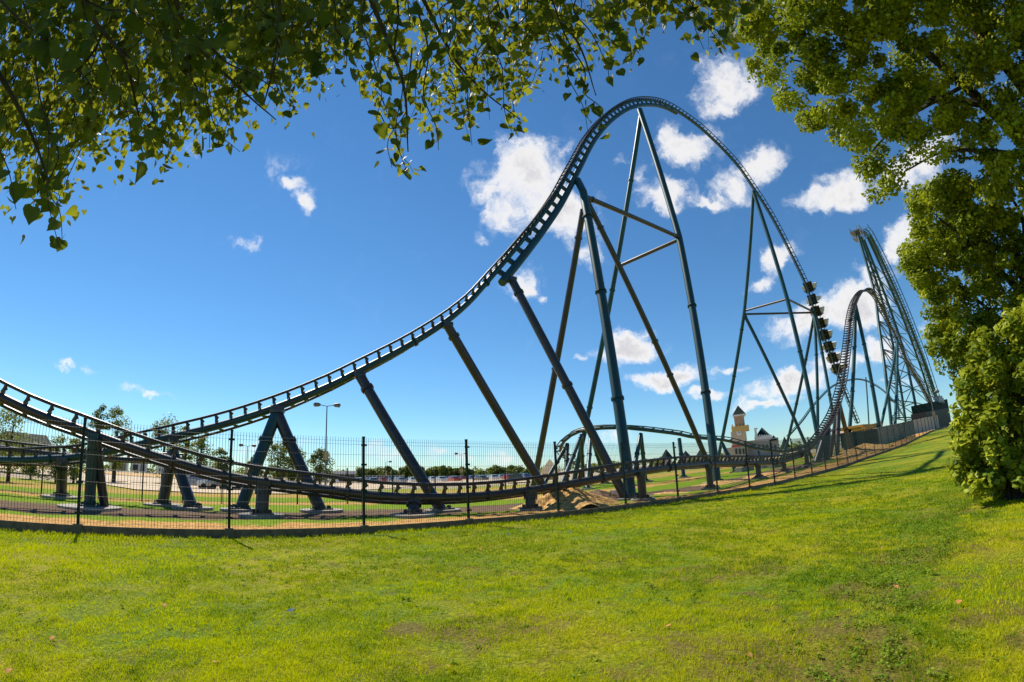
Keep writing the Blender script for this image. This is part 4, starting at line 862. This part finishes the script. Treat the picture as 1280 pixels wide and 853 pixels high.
for row, (r, x0, x1) in enumerate(((112, 398, 655), (130, 395, 665), (152, 390, 668), (180, 440, 670))):
    x = x0
    while x < x1:
        p = PD(x, 600, r+rc.uniform(-.6, .6)); k = rc.choice([0, 0, 1, 1, 2, 3, 4, 5])
        side = 'left' if x < 485 else ('middle' if x < 580 else 'right')
        car(p, math.atan2(-p.x, p.y)+math.pi/2+rc.uniform(-.2, .2)+.3, k, f'{CN[k]} car in the {["front", "second", "third", "rear"][row]} far parking row, {side} part', False, f'{CN[k]} cars in the {["front", "second", "third", "rear"][row]} far row, {side} part')
        x += 2.6*FPX*1.2/r*(1 if rc.random() < .8 else 2)

# ------------------------------------------------------------------ foliage generators
def leaf_cloud(name, centers, radii, per, size, m, parent, tint=None, droop=.3, kind='stuff', flat=.8, seed=1):
    """many small leaves around clump centres; each leaf two triangles folded along its rib"""
    r = np.random.default_rng(seed); Cc = np.array([tuple(c) for c in centers]); n = len(Cc)*per; ci = np.repeat(np.arange(len(Cc)), per)
    u = r.normal(size=(n, 3)); u /= np.linalg.norm(u, axis=1)[:, None]; rad = (r.random(n)**.33)[:, None]*np.array(radii)[ci][:, None]
    P = Cc[ci]+u*rad*np.array([1, 1, flat]); s = size*r.uniform(.6, 1.25, n)
    nrm = u*.6+np.array([0, 0, .7])+r.normal(size=(n, 3))*.55; nrm /= np.linalg.norm(nrm, axis=1)[:, None]
    ax = r.normal(size=(n, 3))+np.array([0, 0, -droop*2]); ax -= (ax*nrm).sum(1)[:, None]*nrm; ax /= np.linalg.norm(ax, axis=1)[:, None]; bx = np.cross(nrm, ax)
    a = ax*s[:, None]*.5; b = bx*s[:, None]*.38; fold = nrm*s[:, None]*.13
    V = np.stack([P-a, P+b-fold-a*.15, P+a*1.1, P-b-fold-a*.15], 1).reshape(-1, 3); k = np.arange(n)*4
    F = np.stack([np.stack([k, k+1, k+2], -1), np.stack([k, k+2, k+3], -1)], 1).reshape(-1, 3)
    ct_ = r.random(len(Cc)) if tint is None else np.array(tint); tn = np.clip(ct_[ci]*.7+r.random(n)*.45-.05, 0, 1)
    o = npmesh(name, V, F, m, np.repeat(tn, 4), parent)
    if kind: o['kind'] = kind
    return o
def inpoly(x, y, poly):
    c = False; j = len(poly)-1
    for i in range(len(poly)):
        if (poly[i][1] > y) != (poly[j][1] > y) and x < (poly[j][0]-poly[i][0])*(y-poly[i][1])/(poly[j][1]-poly[i][1])+poly[i][0]: c = not c
        j = i
    return c
def clumps(poly, n, r0, dr, rr_, seed):
    rd = random.Random(seed); xs = [p[0] for p in poly]; ys = [p[1] for p in poly]; out = []; rad = []
    while len(out) < n:
        x = rd.uniform(min(xs), max(xs)); y = rd.uniform(min(ys), max(ys))
        if inpoly(x, y, poly): out.append(PR(x, y, r0+rd.uniform(-dr, dr))); rad.append(rd.uniform(*rr_))
    return out, rad
def limb(root, pts, rs, name='limb', n=7):
    mb = MB(); p = spline(pts, 5); k = len(p); r = list(np.interp(np.linspace(0, 1, k), np.linspace(0, 1, len(rs)), rs)); mb.tube(p, r, n); return mb.build(name, M['bark'], root, True)

# big tree top right
base = PR(1420, 640, 14); base.z = 0
t1 = thing('tree', 'large tree whose dark limbs and yellow green crown fill the top right corner', 'tree', base)
limb(t1, [base, PR(1400, 430, 13.5), PR(1370, 250, 13.5), PR(1340, 90, 14)], [.42, .36, .3, .22], 'trunk', 12)
for q, r in (([(1385, 300), (1300, 200), (1230, 130), (1150, 60), (1090, 20)], [.2, .14, .1, .06]), ([(1375, 250), (1280, 110), (1200, 20), (1120, -60)], [.2, .14, .08, .05]), ([(1230, 130), (1150, 120), (1060, 90), (990, 75)], [.1, .06, .03, .02]), ([(1150, 60), (1060, 30), (960, 30)], [.07, .04, .02]), ([(1300, 200), (1240, 190), (1180, 190), (1130, 215)], [.1, .06, .03, .02]), ([(1360, 200), (1320, 60), (1260, -40)], [.16, .1, .05]), ([(1200, 110), (1130, 150), (1090, 190), (1070, 225)], [.05, .035, .02, .01])):
    limb(t1, [PR(x, y, 13+.3*i) for i, (x, y) in enumerate(q)], r)
P1 = [(935, -40), (928, 30), (925, 60), (940, 90), (962, 105), (985, 150), (1020, 160), (1050, 185), (1066, 215), (1095, 240), (1112, 238), (1128, 200), (1150, 190), (1178, 190), (1200, 225), (1250, 250), (1300, 260), (1420, 260), (1480, 100), (1450, -120), (1200, -190), (1010, -120)]
c1, r1 = clumps(P1, 760, 13.2, 1.9, (.17, .40), 11)
c1b = [c+(c-base).normalized()*0 for c in c1]
leaf_cloud('foliage', c1, r1, 165, .105, M['tree_leaf'], t1, seed=3)
# smaller tree behind the bush
base = PR(1330, 600, 15); base.z = 0
t2 = thing('tree', 'rounded tree with small leaves right of the lift tower', 'tree', base)
limb(t2, [base, PR(1315, 480, 15), PR(1290, 380, 15), PR(1265, 300, 15)], [.3, .24, .16, .08], 'trunk', 10)
for q in ([(1310, 460), (1250, 400), (1190, 350)], [(1290, 380), (1230, 320), (1170, 270)], [(1300, 420), (1250, 440), (1210, 430)], [(1280, 340), (1280, 280), (1260, 240)]): limb(t2, [PR(x, y, 15) for x, y in q], [.1, .06, .02])
P2 = [(1135, 262), (1150, 235), (1190, 222), (1240, 235), (1262, 270), (1300, 300), (1400, 320), (1400, 560), (1230, 520), (1210, 490), (1190, 460), (1165, 430), (1168, 400), (1160, 370), (1138, 335), (1130, 312), (1150, 300)]
c2, r2 = clumps(P2, 460, 15, 1.7, (.2, .42), 12)
leaf_cloud('foliage', c2, r2, 165, .11, M['tree_leaf'], t2, seed=4)
# bush
base = G(1262, 628)
t3 = thing('bush', 'dense leafy bush reaching the ground at the right edge', 'bush', base)
for q in ([(1262, 628), (1255, 560), (1240, 500)], [(1268, 628), (1280, 540), (1270, 450)], [(1270, 630), (1310, 560), (1320, 480)], [(1262, 628), (1235, 590), (1220, 560)]): limb(t3, [PR(x, y, 11.6) for x, y in q], [.06, .04, .015], 'stem')
P3 = [(1206, 480), (1202, 515), (1196, 545), (1198, 580), (1208, 606), (1235, 615), (1262, 620), (1330, 630), (1400, 640), (1420, 420), (1350, 360), (1290, 370), (1262, 400), (1228, 420), (1210, 445)]
c3, r3 = clumps(P3, 330, 11.8, 1.1, (.14, .34), 13)
leaf_cloud('foliage', c3, r3, 100, .14, M['bush_leaf'], t3, seed=5)

# ------------------------------------------------------------------ heart-shaped leaves
def heart(name, m, tint, curl=.22, bend=.12, skew=0.):
    o = [(0, 0), (.22, -.10), (.42, .02), (.48, .26), (.36, .56), (.16, .80), (0, 1.05), (-.16, .80), (-.36, .56), (-.48, .26), (-.42, .02), (-.22, -.10)]
    vs = [(x*(1+skew*(1 if x > 0 else -1)), -y) for x, y in o]; vs = [(x+skew*.3*z*z, abs(x)*curl-bend*z*z, z) for x, z in vs]; vs += [(0, 0, -.3), (0, -bend*.42, -.65)]
    vs += [(-.012, 0, 0), (.012, 0, 0), (.03, .05, .42), (.01, .05, .42)]
    F = [(0, 1, 12), (1, 2, 12), (2, 3, 12), (3, 13, 12), (3, 4, 13), (4, 5, 13), (5, 6, 13), (6, 7, 13), (7, 8, 13), (8, 9, 13), (9, 12, 13), (9, 10, 12), (10, 11, 12), (11, 0, 12), (14, 15, 16), (14, 16, 17)]
    V = np.array(vs); me = npmesh(name, V, np.array(F), m, np.full(len(V), tint), smooth=True); d = me.data; bpy.data.objects.remove(me); return d, V, np.array(F)
SHP = [(.22, .12, 0), (.45, .3, .12), (-.1, .4, -.1), (.1, -.15, .05), (.7, .1, -.15)]
HM = [heart('leaf', M['linden'], t, *SHP[i])[0] for i, t in enumerate((.0, .25, .5, .75, 1.0))]; HVS = [heart('leaf', M['linden'], .5, *q)[1] for q in SHP]; HFc = heart('leaf', M['linden'], .5)[2]; HV = HVS[0]
ld = thing('linden_tree', 'linden branches with heart shaped leaves hanging in from the top left', 'tree', (-2.5, -3.2, 0))
limb(ld, [(-2.5, -3.2, 0), (-2.45, -3.1, 2.2), (-2.3, -2.8, 4.4), (-2.0, -2.2, 6.5)], [.3, .24, .2, .14], 'trunk', 12)
YB = [(-60, 300), (0, 262), (30, 262), (60, 318), (82, 318), (100, 235), (140, 190), (185, 212), (215, 214), (235, 150), (262, 192), (290, 195), (305, 112), (335, 142), (365, 140), (400, 108), (425, 60), (445, 118), (465, 165), (490, 232), (515, 232), (545, 195), (570, 150), (590, 185), (612, 160), (640, 170), (662, 125), (690, 92), (715, 110), (732, 168), (748, 172), (756, 112), (775, 88), (800, 62), (830, 22), (860, 30), (880, 66), (908, 70), (930, 25), (950, 5), (975, -10)]
yb = lambda x: float(np.interp(x, [p[0] for p in YB], [p[1] for p in YB]))
rl = random.Random(21)
near_leaves = []; back = []; _c = []
def spray(x0, y0, x1, y1, r, lsz, dest, twig=.006, n=7, wob=12):
    pts = []; 
    for k in range(6):
        f = k/5; pts.append(PR(x0+(x1-x0)*f+rl.uniform(-wob, wob)*(0 < k < 5), y0+(y1-y0)*f+rl.uniform(-wob, wob)*(0 < k < 5), r+rl.uniform(-.05, .05)))
    if twig: limb(ld, pts, [twig, twig*.7, twig*.3], 'twig', 5)
    sp = spline(pts, 8)
    for k in range(n):
        f = (k+rl.random()*.7)/n; p = sp[min(len(sp)-1, int(f*(len(sp)-1)))]
        q = p+Vector((rl.uniform(-1, 1), rl.uniform(-1, 1), rl.uniform(-.9, .2)))*lsz*.9; dest.append((q, lsz*rl.uniform(.65, 1.2)))
    return pts
# near sprays: (x0, y0, x1, y1, distance, leaves)
for a in ((-40, 60, 20, 262, 2.8, 8), (20, -20, 75, 312, 3.0, 10), (60, 120, 78, 305, 3.2, 8), (105, -30, 165, 190, 2.6, 9), (150, 60, 215, 205, 3.0, 8), (200, -30, 262, 185, 3.2, 9), (240, 40, 372, 140, 2.7, 8), (215, 20, 300, 190, 3.4, 8), (330, -30, 352, 120, 2.6, 6), (300, -20, 400, 100, 3.0, 8), (400, -30, 430, 75, 2.8, 4),
          (455, -40, 470, 150, 3.0, 8), (485, -40, 512, 225, 3.0, 12), (520, 10, 548, 188, 3.2, 9), (560, -20, 590, 182, 3.5, 8), (515, 60, 490, 210, 3.4, 8), (610, -20, 640, 165, 3.8, 8), (655, -20, 612, 150, 4.0, 7), (690, 0, 735, 165, 3.8, 7), (715, 60, 748, 170, 3.6, 6), (700, -30, 760, 105, 3.6, 7), (760, -30, 790, 80, 3.5, 6), (820, -40, 880, 62, 3.6, 5), (850, -40, 908, 66, 3.6, 6), (880, -40, 930, 18, 3.8, 4), (0, 0, 120, 120, 2.4, 8), (60, -30, 250, 60, 2.6, 9), (330, -40, 250, 40, 2.5, 8), (590, -40, 540, 60, 3.0, 7), (470, 10, 420, 90, 3.3, 5), (660, -30, 700, 70, 3.2, 6)):
    spray(*a[:4], a[4], .078, near_leaves, n=a[5]+7)
# further layers
for _ in range(165):
    x = rl.uniform(-60, 960); b = yb(x); y1 = b*rl.uniform(.25, .97) if b > 0 else b; spray(x+rl.uniform(-50, 50), y1-rl.uniform(50, 130), x, y1, rl.uniform(3.6, 5.6), .074, back, twig=.005, n=24, wob=10)
for _ in range(1080):
    x = rl.uniform(-80, 930) if rl.random() < .45 else rl.uniform(-80, 420); b = yb(x)*.82; y = rl.uniform(-90, max(-60, b)) if x < 430 else min(rl.uniform(-90, max(-40, b*.95)), rl.uniform(-90, max(-40, b)))
    c = PR(x, y, rl.uniform(4.2, 7.5))
    _c.append(c)
    for k in range(9): back.append((c+Vector((rl.gauss(0, .17), rl.gauss(0, .17), rl.gauss(0, .2))), .072*rl.uniform(.55, 1.25)))
for _ in range(380):
    x = rl.uniform(-30, 440); y = rl.uniform(-40, 1)*1+abs(rl.gauss(0, 55)); 
    if y > yb(x)*.8: continue
    near_leaves.append((PR(x, y, rl.uniform(3.2, 5.2)), .07*rl.uniform(.7, 1.2)))
def leaf_matrix(p, s):
    e = Matrix.Rotation(rl.uniform(0, 2*math.pi), 4, 'Z') @ Matrix.Rotation(rl.gauss(0, .55), 4, 'X') @ Matrix.Rotation(rl.gauss(0, .45), 4, 'Y')
    return Matrix.Translation(p) @ e @ Matrix.Scale(s, 4)
near_leaves.sort(key=lambda q: (q[0]-Vector((0, 0, CZ))).length/q[1])
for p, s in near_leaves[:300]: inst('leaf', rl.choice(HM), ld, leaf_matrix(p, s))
def leaf_batch(name, items, m, parent):
    Vs = []; T = []
    for p, s in items:
        mtx = np.array(leaf_matrix(p, s)); Vs.append(rl.choice(HVS) @ mtx[:3, :3].T+mtx[:3, 3]); T.append(np.full(len(HV), rl.random()))
    V = np.concatenate(Vs); F = (HFc[None]+(np.arange(len(items))*len(HV))[:, None, None]).reshape(-1, 3)
    o = npmesh(name, V, F, m, np.concatenate(T), parent, smooth=True); o['kind'] = 'stuff'; return o
mb = MB()
for c in _c:
    a_ = c+Vector((rl.gauss(0, .16), rl.gauss(0, .16), rl.uniform(.35, .8))); mb.tube([a_, a_.lerp(c, .5)+Vector((rl.gauss(0, .04), rl.gauss(0, .04), 0)), c-Vector((0, 0, .15))], [.006, .004, .002], 3, False)
tag(mb.build('twigs', M['bark'], ld), kind='stuff')
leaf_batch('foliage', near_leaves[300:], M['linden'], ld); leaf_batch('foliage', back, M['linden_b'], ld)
for q, r, rs in (([(90, -60), (115, 20), (155, 75), (175, 150)], 3.0, [.02, .012, .005]), ([(-60, 20), (0, 95), (40, 170), (62, 230)], 3.1, [.02, .012, .005]), ([(200, -80), (235, 40), (300, 110), (345, 150)], 3.6, [.02, .012, .004]), ([(430, -80), (480, 40), (505, 110), (510, 190)], 3.2, [.018, .012, .004]), ([(500, -60), (560, 60), (600, 110), (650, 150)], 4.2, [.02, .01, .004]), ([(600, -80), (660, -10), (720, 50), (745, 120)], 4.2, [.02, .012, .004]), ([(340, -60), (350, 20), (340, 90), (330, 130)], 3.4, [.014, .01, .004]), ([(700, -80), (780, -20), (840, 10), (900, 40)], 4.0, [.018, .01, .004]), ([(150, -40), (120, 60), (60, 120)], 4.5, [.02, .01, .005])):
    limb(ld, [PR(x, y, r) for x, y in q], rs, 'branch', 6)

# ------------------------------------------------------------------ far trees
def far_tree(px, ytop, r, wpx, label, seed, group=None, stem=True, tin=None, ybot=None):
    base = PD(px, 600, r); base.z = float(gz(*ds(base.x, base.y))); zt = PD(px, ytop, r).z; H = zt-base.z; Wd = wpx*1.7/(FPX*1.2)*r
    rt = thing('tree' if stem else 'shrub', label, 'tree' if stem else 'shrub', base, group)
    if stem:
        mb = MB(); mb.tube([base, base+Z_*H*.45, base+Z_*H*.8], [H*.03, H*.02, H*.008], 7); mb.build('trunk', M['bark'], rt)
    rd = random.Random(seed); cs_ = []; rs = []
    for k in range(34):
        a = rd.uniform(0, 6.28); f = rd.random(); h = H*(.16+.8*f if stem else .1+.8*f); w = Wd/2*max(.05, math.sin(math.pi*min(1, .2+.78*f)))**.6*rd.uniform(.0, 1.0); cs_.append(base+Vector((math.cos(a)*w, math.sin(a)*w, h))); rs.append(Wd*rd.uniform(.12, .26))
    leaf_cloud('crown', cs_, rs, 90, max(.18, r*.0034), M['far_leaf'], rt, seed=seed, tint=None if tin is None else [tin]*34)
FT = [(10, 508, 48, 44, 'loose green tree at the left edge behind the rising track', 1), (118, 502, 70, 18, 'dark slender tree top above the crossing tracks', .1), (142, 506, 70, 26, 'yellowing tree top right of the dark slender one', .6), (203, 519, 80, 30, 'green tree rising over the crossing of the two tracks', .5), (230, 530, 85, 16, 'small dark tree right of the track crossing', 0), (250, 545, 80, 22, 'green tree under the rising track left of the second post', .4), (318, 568, 85, 14, 'small rounded tree left inside the wide inverted V', .4), (347, 553, 80, 24, 'tall green tree inside the wide inverted V', .3), (366, 558, 78, 24, 'broad green tree inside the wide inverted V, right side', .4), (400, 562, 85, 22, 'dark green tree at the foot of the tall street lamp', .1), (70, 545, 55, 30, 'grey green shrubby tree before the dark roofed house', .3), (92, 548, 58, 22, 'pale shrubby tree just right of the dark roofed house', .8), (38, 556, 60, 20, 'low yellow green tree before the dark roofed house', .8), (275, 560, 100, 18, 'small tree over the parked cars', .2)]
for i, (x, y, r, w, l, ti) in enumerate(FT): far_tree(x, y, r, w, l, 100+i, tin=ti)
rd = random.Random(9); x = 449; i = 0
ORD = ['first', 'second', 'third', 'fourth', 'fifth', 'sixth', 'seventh', 'eighth', 'ninth', 'tenth', 'eleventh', 'twelfth', 'thirteenth', 'fourteenth', 'fifteenth', 'sixteenth', 'seventeenth', 'eighteenth', 'nineteenth', 'twentieth']
while x < 660:
    w = rd.uniform(9, 17); far_tree(x, rd.uniform(583, 591), 230+rd.uniform(-15, 15), w, f'{ORD[i % 20]} tree from the left in the {"" if i < 20 else "far end of the "}distant tree line', 200+i, 'trees of the distant tree line', tin=rd.uniform(.0, .5)); x += w*.72; i += 1
# far woods on the horizon
def woods():
    cs_ = []; rs = []; r0 = random.Random(4)
    for k in range(420):
        a = r0.uniform(-1.5, 1.45); r = r0.uniform(420, 520); h = r0.uniform(1.5, 5); cs_.append(Vector((math.sin(a)*r, math.cos(a)*r, h))); rs.append(r0.uniform(4, 8))
    o = leaf_cloud('distant_woods', cs_, rs, 60, 2.2, M['far_leaf'], None, seed=77, flat=.6); tag(o, 'low dark line of distant woods along the horizon', 'woods')
woods()

# ------------------------------------------------------------------ weeds, dry leaves, litter on the lawn
def weeds():
    cs_ = []; rs = []; r0 = random.Random(5)
    for k in range(620):
        dq = 4.6+17*r0.random()**1.3; p = W(dq, -11.1+(dq-5.9)*.06+.2*math.sin(dq*1.7)+r0.gauss(0, .27), 0); p.z = float(gz(dq, -10.75)); cs_.append(p+Z_*.04); rs.append(r0.uniform(.04, .13))
    for k in range(110):
        p = G(r0.uniform(20, 1180), r0.uniform(690, 852)); d, s = ds(p.x, p.y)
        if s < -.3: cs_.append(p+Z_*.03); rs.append(r0.uniform(.02, .05))
    for k in range(200):
        x = r0.uniform(150, 780); y = 705+r0.gauss(0, 12); p = G(x, y); cs_.append(p+Z_*.04); rs.append(r0.uniform(.03, .08))
    o = leaf_cloud('weeds', cs_, rs, 22, .024, M['weed'], None, seed=31, flat=.5, droop=0); tag(o, 'broad leaved weeds scattered through the lawn', 'weeds')
weeds()
LOC = [(22, 798), (68, 806), (205, 763), (268, 838), (520, 760), (562, 843), (14, 848), (1120, 740), (1170, 720), (1105, 690), (935, 828), (240, 700), (838, 790), (1200, 760), (600, 690)]
for i, (x, y) in enumerate(LOC):
    p = G(x, y); me = HM[0].copy(); me.materials.clear(); me.materials.append(M['dry']); o = bpy.data.objects.new('fallen_leaf', me); C.objects.link(o)
    o.matrix_world = Matrix.Translation(p+Z_*.06) @ Matrix.Rotation(rl.uniform(0, 6), 4, 'Z') @ Matrix.Rotation(R_(75), 4, 'X') @ Matrix.Scale(.05, 4)
    tag(o, 'dry orange leaf lying on the lawn in the ' + ('near left' if x < 400 and y > 730 else 'far left' if x < 400 else 'middle' if x < 900 else 'right') + ' part', 'leaf', 'fallen leaves on the lawn')
for x, y, l in ((633, 672, 'white paper scrap on the grass below the kerb right of centre'), (357, 772, 'tiny white paper scrap in the middle of the lawn'), (710, 669, 'tiny pale paper scrap on the grass near the sand heap')):
    p = G(x, y)+Z_*.05; mb = MB(); mb.add([p, p+Vector((.07, .02, .01)), p+Vector((.08, .05, .03)), p+Vector((.01, .05, .0)), p+Vector((.04, .03, .04))], [(0, 1, 4), (1, 2, 4), (2, 3, 4), (3, 0, 4)]); tag(mb.build('paper_scrap', M['white']), l, 'litter')
for o in list(bpy.data.objects):
    if o.type == 'MESH' and o.users_collection == (): pass

p = PD(1044, 548, 70); mb = MB(); mb.tube([p-Z_*.8, p+Z_*.5], [.55, .45], 10); mb.tube([p-Z_*.9, p-Z_*.8], .7, 10); mb.tube([p+Z_*.5, p+Z_*.62], .3, 10); tag(mb.build('red_object', M['red'], None, True), 'small red rounded object standing between the dark legs of the climbing track', 'container')  # unidentified small red object, given a plain rounded shape
